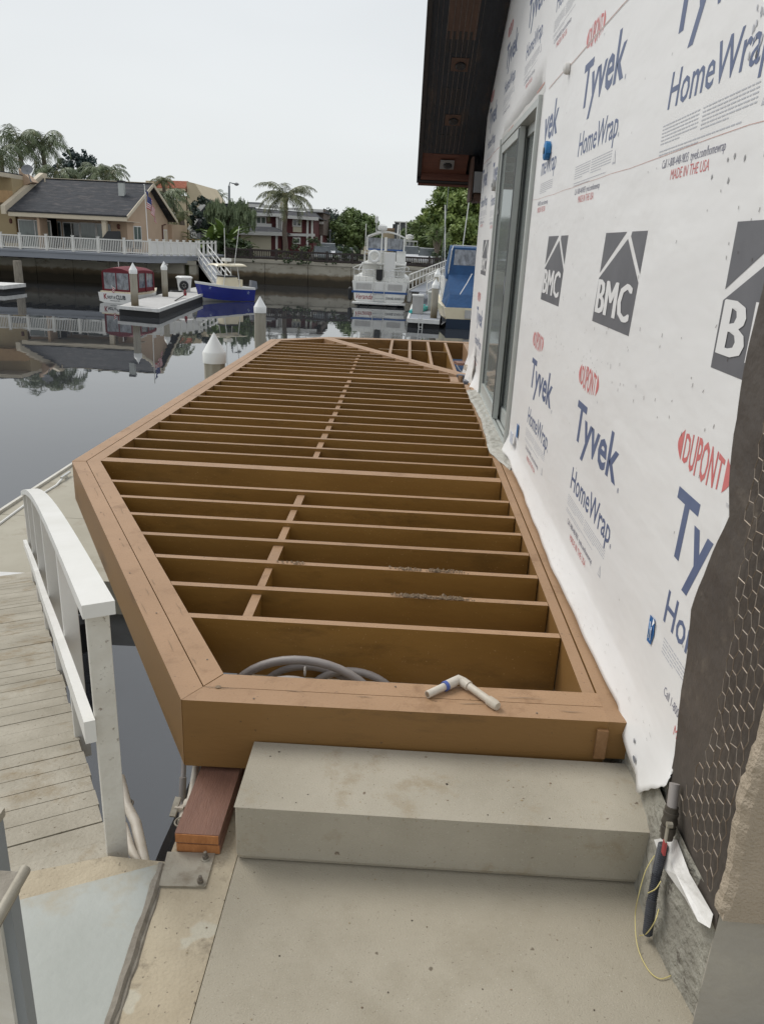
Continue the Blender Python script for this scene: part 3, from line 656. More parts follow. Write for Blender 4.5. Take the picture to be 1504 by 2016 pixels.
def pf(m):
    m.prism([(-.705, .2), (-.705, 2.02), (-.9, 2.03), (-2.3, 1.5), (-2.3, .2)], -.6, -.392, 'cap')
tag(one('gangway_platform', pf), 'pale landing platform beneath the blue metal plate', 'platform')
# near-left railing of the platform
def nl(name, z, pts, lab):
    t = empty(name, (pts[0][0], pts[0][1], -.39), lab, 'rail post')
    return t
t = empty('platform_rail', (-.66, 1.0, -.37), 'weathered grey and white railing end at the lower left corner', 'railing')
A1, A2, A3 = atz(0, 1722, .5), atz(50, 1712, .5), atz(-8, 1815, .5)
def cp(m):
    a = atz(38, 1716, .5); b = atz(-50, 1870, .5); l = atz(-70, 1700, .5)
    d = (b - a); sd = Vector((-.16, .0, 0))
    m.prism([(a.x, a.y), (a.x + sd.x, a.y + sd.y), (b.x + sd.x, b.y), (b.x, b.y)], .455, .5, 'greyw')
one('rail_cap', cp, parent=t, bevel=.004)
def rr(m):
    a = atz(50, 1712, .49); b = atz(-30, 1850, .49); m.tube([a, b], .011, 'steel', 10)
one('edge_tube', rr, parent=t, smooth=True)
def pst(m):
    a = atz(30, 1740, .44); m.box((a.x - .16, a.y - .045, -.38), (a.x - .012, a.y - .005, .453), 'whited')
    m.bar((a.x - .003, a.y - .02, -.38), (a.x - .003, a.y - .02, .45), .022, .03, 'lampm', up=(0, 1, 0))
one('rail_post', pst, parent=t)
def p2(m):
    a = atz(6, 1592, .46); m.box((a.x - .16, a.y - .05, -.38), (a.x, a.y, .44), 'lampm'); m.box((a.x - .16, a.y - .055, .44), (a.x + .004, a.y + .004, .462), 'steel')
tag(one('rail_post', p2, bevel=.004), 'grey steel post with rounded cap at the left picture edge', 'post')
# pipes beside the post
def sp():
    t = empty('sewage_pipes', (-.8, 2.2, -.6), 'two weathered white hoses hanging between the gangway post and the water', 'pipes')
    one('thick_pipe', lambda m: m.tube([at(236, 1530, 2.5), at(250, 1585, 2.4), at(268, 1620, 2.3), at(285, 1700, 2.12), at(288, 1740, 2.06)], .020, 'pvc', 12), parent=t, smooth=True)
    one('thin_pipe', lambda m: m.tube([at(244, 1625, 2.28), at(258, 1670, 2.16), at(278, 1712, 2.06)], .015, 'pvc', 12), parent=t, smooth=True)
    one('clamp', lambda m: (m.torus(at(251, 1582, 2.41), .022, .004, 'bolt', 'Z', 14, 6), m.bar(at(243, 1600, 2.36), at(247, 1630, 2.28), .012, .02, 'bolt')), parent=t)
sp()
# floating dock
def fd(m):
    m.box((-5.35, 7.72, ZW - .35), (-1.75, 9.62, -2.1), 'dockc'); m.box((-5.35, 9.63, ZW - .35), (-1.75, 12.3, -2.1), 'dockc')
    m.box((-5.40, 7.7, -2.28), (-5.355, 12.3, -2.06), 'whited')
fdo = tag(one('floating_dock', fd, bevel=.01), 'pale concrete floating dock at the foot of the gangway', 'dock')
one('landing_plate', lambda m: m.prism([(p.x, p.y) for p in (atz(-40, 1152, -2.09), atz(64, 1128, -2.09), atz(-40, 1124, -2.09))], -2.098, -2.09, 'dockwhite'), parent=fdo)
def cleat(m):
    p = atz(130, 935, -2.04); m.bar(p + Vector((0, -.16, 0)), p + Vector((0, .16, .0)), .035, .03, 'chrome'); m.bar(p + Vector((0, 0, -.06)), p, .05, .05, 'chrome')
    m.tube([p + Vector((0, -.1, -.02)), p + Vector((.02, -.4, -.05)), p + Vector((-.02, -1.2, -.05)), p + Vector((.03, -2.4, -.05))], .018, 'white', 6)
tag(one('dock_cleat', cleat), 'galvanised cleat with a white mooring line on the near dock edge', 'cleat')
def fenders(m):
    for px, py in ((152, 1150), (155, 1200), (160, 1240)):
        p = atz(px, py, -2.0); m.lathe([(.02, -.25), (.09, -.2), (.09, .1), (.02, .16)], p, 'rubber', 10)
    m.tube([atz(155, 1120, -1.8), atz(150, 1180, -2.0), atz(162, 1200, -2.05)], .02, 'redwood', 6)
tag(one('dock_fender', fenders, smooth=True), 'black rubber fenders behind the gangway posts at the dock edge', 'fender')
# ================================================================ the wrapped house
WX = .9
def rake(y): return 4.04 - .49 * (y - 9.32)
DY0, DY1, DZ0, DZ1 = 6.28, 8.86, .004, 2.665
hs_ = empty('house', (WX, 6, -.4), 'house wall covered in printed white wrap with a steep dark eave above', 'house')
def wall(m):
    X0, X1 = WX + .012, WX + .16
    def seg(ya, yb, za0, za1, zb0, zb1):
        m.hexa([(X0, ya, za0), (X1, ya, za0), (X1, yb, zb0), (X0, yb, zb0), (X0, ya, za1), (X1, ya, za1), (X1, yb, zb1), (X0, yb, zb1)], 'room')
    seg(4, DY0, -.02, rake(4), -.02, rake(DY0)); seg(DY1, 11.05, -.02, rake(DY1), -.02, rake(11.05))
    seg(DY0, DY1, DZ1, rake(DY0), DZ1, rake(DY1)); seg(DY0, DY1, -.38, DZ0 - .015, -.38, DZ0 - .015)
    seg(1.575, 4, -.02, rake(6.425), -.02, rake(4))
    m.box((X0, 10.9, -.3), (9, 11.05, rake(11.05)), 'wrap'); m.box((8.85, 1.74, -.3), (9, 10.89, .5), 'room'); m.box((X1 + .001, 1.575, -.02), (9, 1.735, rake(6.45)), 'room')
    m.box((X1 + .001, 1.74, -.06), (8.84, 10.89, -.02), 'room')
one('wall', wall, parent=hs_)
def foun(m):
    r3 = random.Random(9)
    def fn(u, v):
        y = 1.552 + 9.5 * u; z = -.60 + .60 * v
        bul = .010 * math.sin(y * 9) + r3.uniform(-.004, .004)
        return (WX - .012 - .055 * (1 - v) ** 2 * min(1, u * 60) + bul * (1 if .1 < v < .95 else .3), y, z)
    m.grid(fn, 200, 8, 'found')
    def fn2(u, v):
        z = -.60 + .615 * v; return (WX - .014 + 2.6 * u, 1.552 - .004 * math.sin(u * 60) * (0 < v < 1), z)
    m.grid(fn2, 60, 6, 'found2')
    m.box((WX - .004, 1.56, -.6), (3.4, 1.574, -.021), 'found2')
one('foundation', foun, parent=hs_, smooth=True)
# wrap ----------------------------------------------------------
def lerpt(T, y):
    for (a, b), (c, d) in zip(T, T[1:]):
        if a <= y <= c: return b + (d - b) * (y - a) / (c - a)
    return T[0][1] if y < T[0][0] else T[-1][1]
BOT = [(1.95, .06), (1.995, .05), (2.05, .0), (2.12, -.065), (2.185, -.132), (2.205, -.130), (2.225, -.085), (2.27, -.085), (2.40, -.055), (2.5, .008), (3.2, .012), (4.6, .010), (5.5, .02), (5.9, .05), (6.28, .0), (8.86, .0), (9.4, -.02), (9.9, -.14), (10.3, -.22), (10.7, -.20), (11.07, -.12)]
EDGE = [(-.2, 2.02), (.064, 1.985), (.24, 2.01), (.62, 2.075), (.84, 2.01), (.97, 1.95), (1.0, 1.985), (1.15, 2.03), (1.30, 2.046), (1.5, 2.036), (2.2, 2.04), (8, 2.04)]
def flare(y, z):
    zc = .15; b = lerpt(BOT, y)
    if z > zc: return 0
    t = (zc - z) / max(zc - b, .05)
    amt = .045 + .010 * math.sin(y * 2.1) + .003 * math.sin(y * 7)
    if y > 9.3: amt = .05 + .05 * abs(math.sin(y * 2.2))
    if y < 2.45: amt = .030
    return amt * t ** 1.15
def wrapm(m):
    yy = [1.95 + (2.6 - 1.95) * i / 26 for i in range(26)] + [2.6 + (DY0 - 2.6) * i / 46 for i in range(46)] + [DY0 + (DY1 - DY0) * i / 16 for i in range(16)] + [DY1 + (11.07 - DY1) * i / 36 for i in range(37)]
    zz = [0, .12, .25, .4, .55, .7, .85, 1.0]
    hz = [.15 + (DZ1 - .15) * i / 22 for i in range(1, 23)]
    up = [i / 10 for i in range(1, 11)]
    r3 = random.Random(8); V = []; idx = {}
    def vert(i, j):
        if (i, j) in idx: return idx[(i, j)]
        y = yy[i]; b = lerpt(BOT, y)
        nz = len(zz)
        if j < nz: z = b + (.15 - b) * zz[j]
        elif j < nz + 22: z = hz[j - nz]
        else: z = DZ1 + (rake(y) - DZ1) * up[j - nz - 22]
        e = lerpt(EDGE, z); y2 = max(y, e) if y < 2.4 else y
        if y < e - .04: pass
        x = WX - flare(y2, z)
        near_door = DY0 - .01 < y < DY1 + .01
        if z < .15 and not near_door: x -= .002 * math.sin(y2 * 17 + z * 15) * (.15 - z) / .15 + r3.uniform(0, .0008)
        V.append((x, y2 + (0 if y2 > 2.1 else r3.uniform(-.004, .004)), z)); idx[(i, j)] = len(V) - 1
        return len(V) - 1
    F_ = []; nz = len(zz)
    for i in range(len(yy) - 1):
        for j in range(nz + 22 + 9):
            if DY0 - .001 <= yy[i] < DY1 - .001 and j < nz + 21: continue
            if yy[i + 1] < 2.4:
                zc = .15 if j < nz else hz[min(j - nz, 21)] if j < nz + 22 else 3
                if yy[i + 1] < lerpt(EDGE, zc) - .03: continue
            F_.append((vert(i, j), vert(i + 1, j), vert(i + 1, j + 1), vert(i, j + 1)))
    m.add(V, F_, 'wrap')
wr = one('house_wrap', wrapm, parent=hs_, smooth=True)
sd_ = wr.modifiers.new('thick', 'SOLIDIFY'); sd_.thickness = .002; sd_.offset = 0
PX = WX - .0018
UX, UZ = (0, -1, 0), (0, 0, 1)
def prect(m, y0, z0, y1, z1, mat, x=PX): m.quad((x, y0, z0), (x, y1, z0), (x, y1, z1), (x, y0, z1), mat)
def ellipse(m, yc, zc, a, b, mat, x=PX, n=28, t0=0, t1=2 * math.pi):
    vs = [(x, yc + a * math.cos(t0 + (t1 - t0) * i / n), zc + b * math.sin(t0 + (t1 - t0) * i / n)) for i in range(n + 1)]
    m.add(vs, [tuple(range(n + 1))], mat)
def fine(m, y0, z, w_, rows, dz=.012, ind=0):
    r3 = random.Random(int(y0 * 100) + int(z * 1000))
    for k in range(rows):
        y = y0 - ind; e_ = y0 - w_ * (1 if k < rows - 1 else .55)
        while y > e_:
            l = r3.uniform(.012, .045); prect(m, y, z - k * dz, max(y - l, e_), z - k * dz + .0042, 'greyink'); y -= l + .006
def oval(m, yc, zc, k=1.0):
    """the red mark: letters swelling to an oval between two lens shapes"""
    t = MB(); text(t, 'DUPONT', (PX, yc + .158 * k, zc - .055 * k), UX, UZ, 'redink', .110 * k, .316 * k, 0, .016)
    v2 = []
    for (x, y, z) in t.v:
        f = 1.12 * math.sqrt(max(.05, 1 - ((y - yc) / (.225 * k)) ** 2)); v2.append((x, y, zc + (z - zc) * f))
    m.add(v2, t.f, 'redink')
    for sg in (-1, 1):
        vs = [(PX, yc + sg * k * (.172 + .045 * math.cos((-1 + 2 * i / 10) * math.pi / 2)), zc + .050 * k * (-1 + 2 * i / 10)) for i in range(11)]
        m.add(vs, [tuple(range(len(vs)))], 'redink')
    text(m, 'TM', (PX, yc - .215 * k, zc - .075 * k), UX, UZ, 'greyink', .012)
def lower(y0, clip=0):
    """one repeat of the lower roll: emblem, oval, wordmark, small print"""
    x = PX; G = {k: MB() for k in ('emblem', 'oval', 'wordmark', 'small_print')}
    if 1:
        m = G['emblem']
        # grey emblem
        a, b, zb, zt = y0 - .10, y0 - .76, 1.29, 1.69
        def P(u, v): return (x, a + (b - a) * u - .13 * (v - .5) * -.0 - .05 * (v - .5) * 2 * .5, zb + (zt - zb) * v)
        def poly(pts, mat='darkink', dx=0): m.add([(p[0] + dx, p[1], p[2]) for p in (P(*q) for q in pts)], [tuple(range(len(pts)))], mat)
        poly([(0, 0), (1, 0), (1, .52), (.60, .93), (0, .50)]); poly([(0, .56), (.55, 1.0), (0, 1.0)]); poly([(.67, 1.0), (1, 1.0), (1, .60), (.66, .955)])
        p = P(.045, .115); [text(m, 'BMC', (x - .0012 - .0002 * q, p[1] - .0075 * (q - 1), p[2] + .002 * (q % 2)), UX, UZ, 'wprint', .158, .57, .02) for q in range(5)]
        m = G['oval']
        # red oval with its word left white inside red outline
        oval(m, y0 - .16, 1.02)
        m = G['wordmark']
        text(m, 'Tyvek', (x, y0, .70), UX, UZ, 'blueink', .20, .86, .06, .02)
        text(m, '®', (x, y0 - .90, .68), UX, UZ, 'blueink', .022)
        text(m, 'HomeWrap', (x, y0 - .08, .445), UX, UZ, 'blueink', .118, .82, .03, .008)
        text(m, '®', (x, y0 - .915, .44), UX, UZ, 'blueink', .02)
        m = G['small_print']
        fine(m, y0 - .06, .40, .38, 5); fine(m, y0 - .46, .40, .40, 5); fine(m, y0 - .06, .325, .6, 2)
        text(m, 'Call 1-800-448-9835  tyvek.com/homewrap', (x, y0 - .12, .262), UX, UZ, 'darktext', .030, .56)
        text(m, 'MADE IN THE USA', (x, y0 - .22, .205), UX, UZ, 'redink', .034, .36)
        m.add([(x, y0 - .80, .27), (x, y0 - .85, .27), (x, y0 - .825, .32), (x - .0004, y0 - .81, .277), (x - .0004, y0 - .84, .277), (x - .0004, y0 - .825, .31)], [(0, 1, 2)], 'greyink')
        m.add([(x - .0006, y0 - .81, .277), (x - .0006, y0 - .84, .277), (x - .0006, y0 - .825, .31)], [(0, 1, 2)], 'wprint')
    for k, g in G.items(): g.build('printed_' + k if k != 'small_print' else k, wr)
def upper(y0, z, dup=True, made=True, w_=.92, full=True):
    x = PX; G = {k: MB() for k in ('oval', 'wordmark', 'small_print')}
    if 1:
        m = G['wordmark']
        text(m, 'Tyvek', (x, y0, z), UX, UZ, 'blueink', .225, w_, .06, .02)
        text(m, '®', (x, y0 - w_ - .03, z - .02), UX, UZ, 'blueink', .022)
        text(m, 'HomeWrap', (x, y0 - .09, z - .245), UX, UZ, 'blueink', .125, .86, .03, .008)
        text(m, '®', (x, y0 - .965, z - .25), UX, UZ, 'blueink', .02)
        m = G['oval']
        if dup:
            oval(m, y0 - .18, z + .345)
        m = G['small_print']
        fine(m, y0 - .07, z - .30, .38, 6); fine(m, y0 - .48, z - .30, .42, 6); fine(m, y0 - .07, z - .385, .75, 2)
        text(m, 'Call 1-800-448-9835  tyvek.com/homewrap', (x, y0 - .13, z - .445), UX, UZ, 'darktext', .031, .60)
        if made: text(m, 'MADE IN THE USA', (x, y0 - .25, z - .49), UX, UZ, 'redink', .036, .37)
        m.add([(x, y0 - .93, z - .36), (x, y0 - .99, z - .36), (x, y0 - .96, z - .30)], [(0, 1, 2)], 'greyink')
        m.add([(x - .0006, y0 - .942, z - .352), (x - .0006, y0 - .978, z - .352), (x - .0006, y0 - .96, z - .313)], [(0, 1, 2)], 'wprint')
    for k, g in G.items():
        if g.v: g.build('printed_' + k if k != 'small_print' else k, wr)
# the far run of the lower roll sits beyond the door
def lower_clip(y0):
    lower(y0)
for y0 in (3.93, 5.49, 10.22): lower(y0)
# nearest repeat is cut by the black paper: emblem, oval, and the first letters only
def cut(m):
    y0 = 2.37; x = PX
    a, b, zb, zt = y0 - .07, 2.05, 1.30, 1.70
    m.add([(x, a, zb), (x, b, zb), (x, b, 1.60), (x, a, 1.49)], [(0, 1, 2, 3)], 'darkink'); m.add([(x, a, 1.52), (x, b, 1.64), (x, b, zt), (x, a, zt)], [(0, 1, 2, 3)], 'darkink')
    [text(m, 'B', (x - .0012 - .0002 * q, a - .022 - .0075 * (q - 1), zb + .045 + .002 * (q % 2)), UX, UZ, 'wprint', .158, .155, .02) for q in range(5)]
    prect(m, a - .222, zb + .045, b, zb + .20, 'wprint', x - .0015)
    oval(m, 2.235, 1.038)
    text(m, 'Ty', (x, 2.385, .70), UX, UZ, 'blueink', .22, .33, .06, .02)
    text(m, 'Hon', (x, 2.305, .470), UX, UZ, 'blueink', .118, .27, .03, .008)
    fine(m, 2.27, .42, .2, 5); text(m, 'Call 1-800-', (x, 2.19, .262), UX, UZ, 'darktext', .032, .15)
    text(m, 'M', (x, 2.06, .20), UX, UZ, 'redink', .034)
one('printed_lettering', cut, parent=wr)
for y0 in (3.22, 4.80): upper(y0, 2.345)
def cpart(m):   # the repeat half hidden by the door
    x = PX
    text(m, 'vek', (x, 6.05, 2.325), UX, UZ, 'blueink', .225, .55, .06, .02)
    text(m, 'meWrap', (x, 5.98, 2.10), UX, UZ, 'blueink', .125, .58, .03, .008)
    fine(m, 5.95, 2.04, .5, 6); text(m, '448-9835  tyvek.com/homewrap', (x, 5.98, 1.90), UX, UZ, 'darktext', .031, .42); text(m, 'MADE IN THE USA', (x, 5.97, 1.855), UX, UZ, 'redink', .036, .33)
one('printed_lettering', cpart, parent=wr)
upper(9.66, 2.30, dup=False, w_=.66); upper(11.02, 2.34, dup=False, w_=.72)
for y0, z in ((3.0, 3.37), (4.6, 3.37), (6.15, 3.37), (7.6, 3.37), (9.2, 3.37), (10.7, 3.0)): upper(y0, z, made=(y0 < 9))
# seams, tape, staples, scuffs
def seams(m):
    r3 = random.Random(6); x = PX - .0005
    def strip(pts, w0, w1, mat, dx=0):
        for (a, b) in zip(pts, pts[1:]): m.quad((x - dx, a[0], a[1] - w0), (x - dx, b[0], b[1] - w0), (x - dx, b[0], b[1] + w1), (x - dx, a[0], a[1] + w1), mat)
    p1 = [(2.04, 1.935)] + [(2.04 + i * .3, 1.945 + r3.uniform(-.004, .004)) for i in range(1, 14)] + [(6.24, 1.955)]
    strip(p1, .0009, .0007, 'redtape')
    p2 = [(2.1 + i * .28, 2.66 + r3.uniform(-.006, .006)) for i in range(15)]; strip(p2, .006, .004, 'tape'); strip(p2, .0015, .002, 'redtape', .0006)
    p3 = [(6.2 + i * .25, 2.70 + r3.uniform(-.01, .01)) for i in range(12)]; strip(p3, .02, .022, 'tape')
    strip([(6.25, 2.745), (6.6, 2.735)], .015, .0, 'redtape', .001); strip([(8.0, 2.70), (8.4, 2.69)], .012, 0, 'redtape', .001)
    p4 = [(8.9 + i * .3, 2.63 + r3.uniform(-.005, .005)) for i in range(8)]; strip(p4, .003, .003, 'redtape')
one('seam_tape', seams, parent=wr)
def staples(m):
    r3 = random.Random(16); x = PX - .001
    for i in range(150):
        y = r3.uniform(2.1, 6.1); z = r3.choice([r3.uniform(1.2, 1.8), r3.uniform(.3, 2.6), 1.1 + r3.uniform(-.05, .05)])
        l = r3.uniform(.006, .016); a = r3.gauss(math.pi / 2, .35); c, s = math.cos(a) * l, math.sin(a) * l
        m.quad((x, y - .0015, z), (x, y + .0015, z), (x, y + c + .0015, z + s), (x, y + c - .0015, z + s), 'staple')
    for i in range(70):
        y = r3.uniform(2.08, 5.8); z = r3.uniform(.02, .12); l = r3.uniform(.005, .02)
        xx = WX - flare(y, z) - .006
        m.quad((xx, y, z), (xx, y + .003, z), (xx, y + l, z + l * .4), (xx, y + l - .003, z + l * .4), 'staple')
    for k in range(7):  # grey paint dabs near the top right
        y, z = 2.2 + r3.uniform(-.05, .40), 1.86 + r3.uniform(-.05, .04)
        n = 9; rr_ = r3.uniform(.003, .0075)
        m.add([(x, y + rr_ * r3.uniform(.5, 1.4) * math.cos(t), z + rr_ * 1.3 * r3.uniform(.6, 1.4) * math.sin(t)) for t in [2 * math.pi * i / n for i in range(n)]], [tuple(range(n))], 'dabs')
    for k in range(60):
        y, z = 2.1 + r3.uniform(0, .34), 2.17 + r3.uniform(-.06, .08); n = 7; rr_ = r3.uniform(.002, .007)
        m.add([(x, y + rr_ * r3.uniform(.5, 1.4) * math.cos(t), z + rr_ * 2 * r3.uniform(.6, 1.4) * math.sin(t)) for t in [2 * math.pi * i / n for i in range(n)]], [tuple(range(n))], 'greyink')
    for (y, z, n, rr_) in ((2.255, -.045, 11, .012), (2.30, .0, 9, .011)):
        xx = WX - flare(y, z) - .008
        m.add([(xx, y + rr_ * r3.uniform(.4, 1.5) * math.cos(t), z + rr_ * r3.uniform(.4, 1.4) * math.sin(t)) for t in [2 * math.pi * i / n for i in range(n)]], [tuple(range(n))], 'greycover')
tag(one('staples', staples, parent=wr), kind='stuff')
# crumpled membrane below the door sill and loose end flap
def memb(m):
    r3 = random.Random(12)
    def fn(u, v):
        y = 5.70 + 3.35 * u; e = .122 + .016 * math.sin(y * 2.3) + .004 * math.sin(y * 9.1)
        e *= min(1, .25 + (y - 5.70) * 1.6, 1.1)
        x = WX - .012 - e * v; z = .006 + .012 * (1 - v) ** 2 + r3.uniform(0, .006) * (.3 if v in (0, 1) else 1) + .006 * math.sin(y * 13 + v * 4) ** 2
        if v > .85: z -= .01
        return (x, y + .008 * math.sin(v * 3 + u * 30), z)
    m.grid(fn, 110, 9, 'membrane')
one('sill_flashing', memb, parent=hs_, smooth=True)
def flap(m):
    m.add([(.893, 5.52, .02), (.86, 5.70, -.03), (.875, 6.0, .0), (.885, 6.12, .10), (.893, 5.95, .16), (.87, 5.85, .05)], [(0, 1, 5), (1, 2, 5), (2, 3, 5), (3, 4, 5), (4, 0, 5)], 'wrapflap')
    m.add([(.80, 9.7, -.2), (.77, 9.95, -.08), (.82, 10.1, .1), (.88, 9.9, .45), (.85, 9.6, .1), (.86, 9.4, -.12), (.80, 9.8, .05)], [(0, 1, 6), (1, 2, 6), (2, 3, 6), (3, 4, 6), (4, 5, 6), (5, 0, 6)], 'wrapflap')
one('wrap_flap', flap, parent=hs_)
# sliding door -----------------------------------------------------
dr = empty('sliding_door', (WX, 7.5, 0), None, None); dr.parent = hs_; dr.location = Vector((WX, 7.5, 0)) - WORLD(hs_)
def fr(m):
    a = .062
    m.box((WX - .03, DY0, DZ0), (WX + .15, DY0 + a, DZ1), 'alu'); m.box((WX - .03, DY1 - a, DZ0), (WX + .15, DY1, DZ1), 'alu')
    m.box((WX - .020, DY0 + a + .001, DZ1 - .055), (WX + .15, DY1 - a - .001, DZ1), 'alu')
    for k, x in enumerate((WX - .055, WX - .02, WX + .02, WX + .06, WX + .10)):
        m.box((x, DY0 + a + .001, DZ0), (x + .026, DY1 - a - .001, DZ0 + (.03 if k else .012)), 'alu')
    m.box((WX - .03, DY0 + a + .001, DZ0 - .012), (WX + .14, DY1 - a - .001, DZ0 + .004), 'aludark')
one('frame', fr, parent=dr, bevel=.002)
def panel(name, x0, x1, ya, yb, st=.095, wide=None):
    p_ = empty(name, (0, 0, 0), None, None); p_.parent = dr; p_.location = (0, 0, 0)
    wd = wide or st
    def f(m):
        m.box((x0, ya, DZ0 + .032), (x1, ya + wd, DZ1 - .058), 'alu'); m.box((x0, yb - st, DZ0 + .032), (x1, yb, DZ1 - .058), 'alu')
        m.box((x0 + .001, ya + wd + .001, DZ0 + .032), (x1 - .001, yb - st - .001, DZ0 + .15), 'alu'); m.box((x0 + .001, ya + wd + .001, DZ1 - .14), (x1 - .001, yb - st - .001, DZ1 - .058), 'alu')
        for (y, z0, z1) in ((ya + wd, DZ0 + .15, DZ1 - .14), (yb - st - .008, DZ0 + .15, DZ1 - .14)): m.box((x0 + .008, y, z0), (x1 - .008, y + .008, z1), 'aludark')
    fo = f
    o = one('sash', f, parent=dr, bevel=.002)
    one('glass', lambda m: m.box(((x0 + x1) / 2 - .004, ya + wd - .01, DZ0 + .14), ((x0 + x1) / 2 + .004, yb - st + .01, DZ1 - .13), 'glass'), parent=dr)
    bpy.data.objects.remove(p_)
panel('sash', WX - .012, WX + .035, 7.38, 8.79, .07, .10)
panel('sash', WX + .06, WX + .105, 6.345, 7.55, .085)
def scr(m):
    for ya, yb in ((7.385, 7.405), (7.44, 7.455)): m.box((WX - .016, ya, DZ0 + .04), (WX - .0125, yb, DZ1 - .07), 'aludark')
    m.box((WX + .05, 6.345, DZ0 + .04), (WX + .055, 6.37, DZ1 - .07), 'aludark')
one('seal', scr, parent=dr)
def sticker(m):
    m.quad((WX - .0135, 7.40, 1.20), (WX - .0135, 7.475, 1.20), (WX - .0135, 7.475, 1.36), (WX - .0135, 7.40, 1.36), 'label')
    m.lathe([(.012, -.002), (.012, .002)], (WX - .0135, 7.42, .08), 'aludark', 12, 'X')
one('sticker', sticker, parent=dr)
def sticker2(m):
    p = atx(1007, 862, WX - .03); m.box((p.x - .004, p.y - .06, p.z - .045), (p.x, p.y + .07, p.z + .045), 'label')
    q = atx(1018, 848, WX - .01); m.box((q.x - .002, q.y - .035, q.z - .05), (q.x, q.y + .03, q.z + .05), 'bluetape')
one('masking_tape', sticker2, parent=hs_)
def inroom(m):
    m.box((1.6, 9.0, -.02), (2.3, 9.4, 1.1), 'room'); m.box((2.2, 7.9, -.02), (2.7, 8.6, .5), 'woodf'); m.box((1.3, 10.2, -.02), (1.9, 10.7, .75), 'whited')
tag(one('storage_crate', inroom), 'pale boxes and crates stored inside behind the sliding door glass', 'crates')
# outlet boxes on the wall
def rbox(px, py, mt, r=.045):
    p = atx(px, py, WX)
    def f(m):
        m.lathe([(r * .98, 0), (r, -.03), (r * .9, -.034)][::-1], (WX - .004, p.y, p.z), mt, 20, 'X'); m.lathe([(r * .35, -.04), (r * .35, -.034)], (WX - .004, p.y, p.z), 'aludark', 10, 'X')
        m.box((WX - .03, p.y - r * 1.15, p.z - .02), (WX - .004, p.y - r * .9, p.z + .035), mt)
    one('outlet_box', f, parent=hs_, smooth=True)
rbox(1082, 297, 'bluebox', .060); rbox(975, 365, 'greyplastic', .06)
def cutout(m):
    p = atx(1281, 1241, WX - .004); y, z = p.y, p.z; r3 = random.Random(2)
    m.add([(p.x - .001, y + .030, z + .045), (p.x - .001, y - .02, z + .05), (p.x - .001, y - .033, z + .0), (p.x - .001, y - .02, z - .045), (p.x - .001, y + .022, z - .05), (p.x - .001, y + .028, z)], [(0, 1, 2, 3, 4, 5)], 'bluetape')
    for k in range(4): m.tube([(p.x - .004, y + .018 - k * .009, z + .035 - .006 * k), (p.x - .008, y - .004 - k * .005, z + .01), (p.x - .004, y + .012 - k * .009, z - .03)], .0018, 'label' if k % 2 else 'bluebox', 5)
    m.add([(p.x - .003, y - .01, z + .052), (p.x - .012, y - .03, z + .03), (p.x - .006, y - .034, z + .045)], [(0, 1, 2)], 'wrap')
one('cable_box', cutout, parent=hs_)
def blob(m):
    p = atx(1118, 135, WX - .01); m.lathe([(.02, .02), (.035, .0), (.03, -.02), (.01, -.03)], p, 'tape', 10, 'X')
one('foam_blob', blob, parent=hs_, smooth=True)
# black paper, wire, stucco on the right --------------------------------
def tarm(m):
    r3 = random.Random(21); N = 60
    def fn(u, v):
        z = -.05 + 2.5 * v; e = lerpt(EDGE, max(z, .06)) + .012
        lo = 1.56
        y = lo + (e - lo) * u
        x = WX - .0065 - .004 * math.sin(z * 9 + y * 7) ** 2 - r3.uniform(0, .002)
        return (x, y, z)
    m.grid(fn, 16, 60, 'tar')
one('foundation_top', lambda m: m.box((WX + .001, 1.60, -.03), (WX + .011, 2.6, .14), 'found'), parent=hs_)
one('building_paper', tarm, parent=hs_, smooth=True)
def hexwire(m):
    r3 = random.Random(22); W_, H_ = .036, .056
    nodes = {}
    def nd(*k_):
        if k_ not in nodes: nodes[k_] = (WX - .018 - r3.uniform(0, .006), r3.uniform(-.003, .003), r3.uniform(-.004, .004))
        return nodes[k_]
    def line(a, b, ka, kb):
        if not ok(a) or not ok(b): return
        na, nb = nd(*ka), nd(*kb)
        p = (na[0], a[0] + na[1], a[1] + na[2]); q = (nb[0], b[0] + nb[1], b[1] + nb[2])
        m.tube([p, q], .0016, 'wire', 4, cap=False)
    def ok(p):
        lim = lerpt([(0.0, 1.60), (.02, 1.72), (.08, 1.86), (.12, 1.90), (.2, 1.84), (.35, 1.80), (.55, 1.79), (.8, 1.82), (1.1, 1.88), (1.6, 1.9)], p[1])
        return p[1] > .01 + (p[0] - 1.576) * .22 and 1.572 < p[0] < lim and p[1] > .02
    for i in range(-2, 20):
        for j in range(-1, 34):
            y = 1.44 + i * W_; z = j * H_ + (H_ / 2 if i % 2 else 0)
            A = (y - W_ * .38 + 0, z); B = (y + W_ * .38, z)
            line(A, B, (i, j, 0), (i, j, 1))
            # diagonals up and down to the next column
            zo = z + H_ / 2; j2 = j if i % 2 == 0 else j + 1
            line(B, (y + W_ - W_ * .38, zo), (i, j, 1), (i + 1, j2, 0)); line(B, (y + W_ - W_ * .38, z - H_ / 2), (i, j, 1), (i + 1, j2 - 1, 0))
one('chicken_wire', hexwire, parent=hs_)
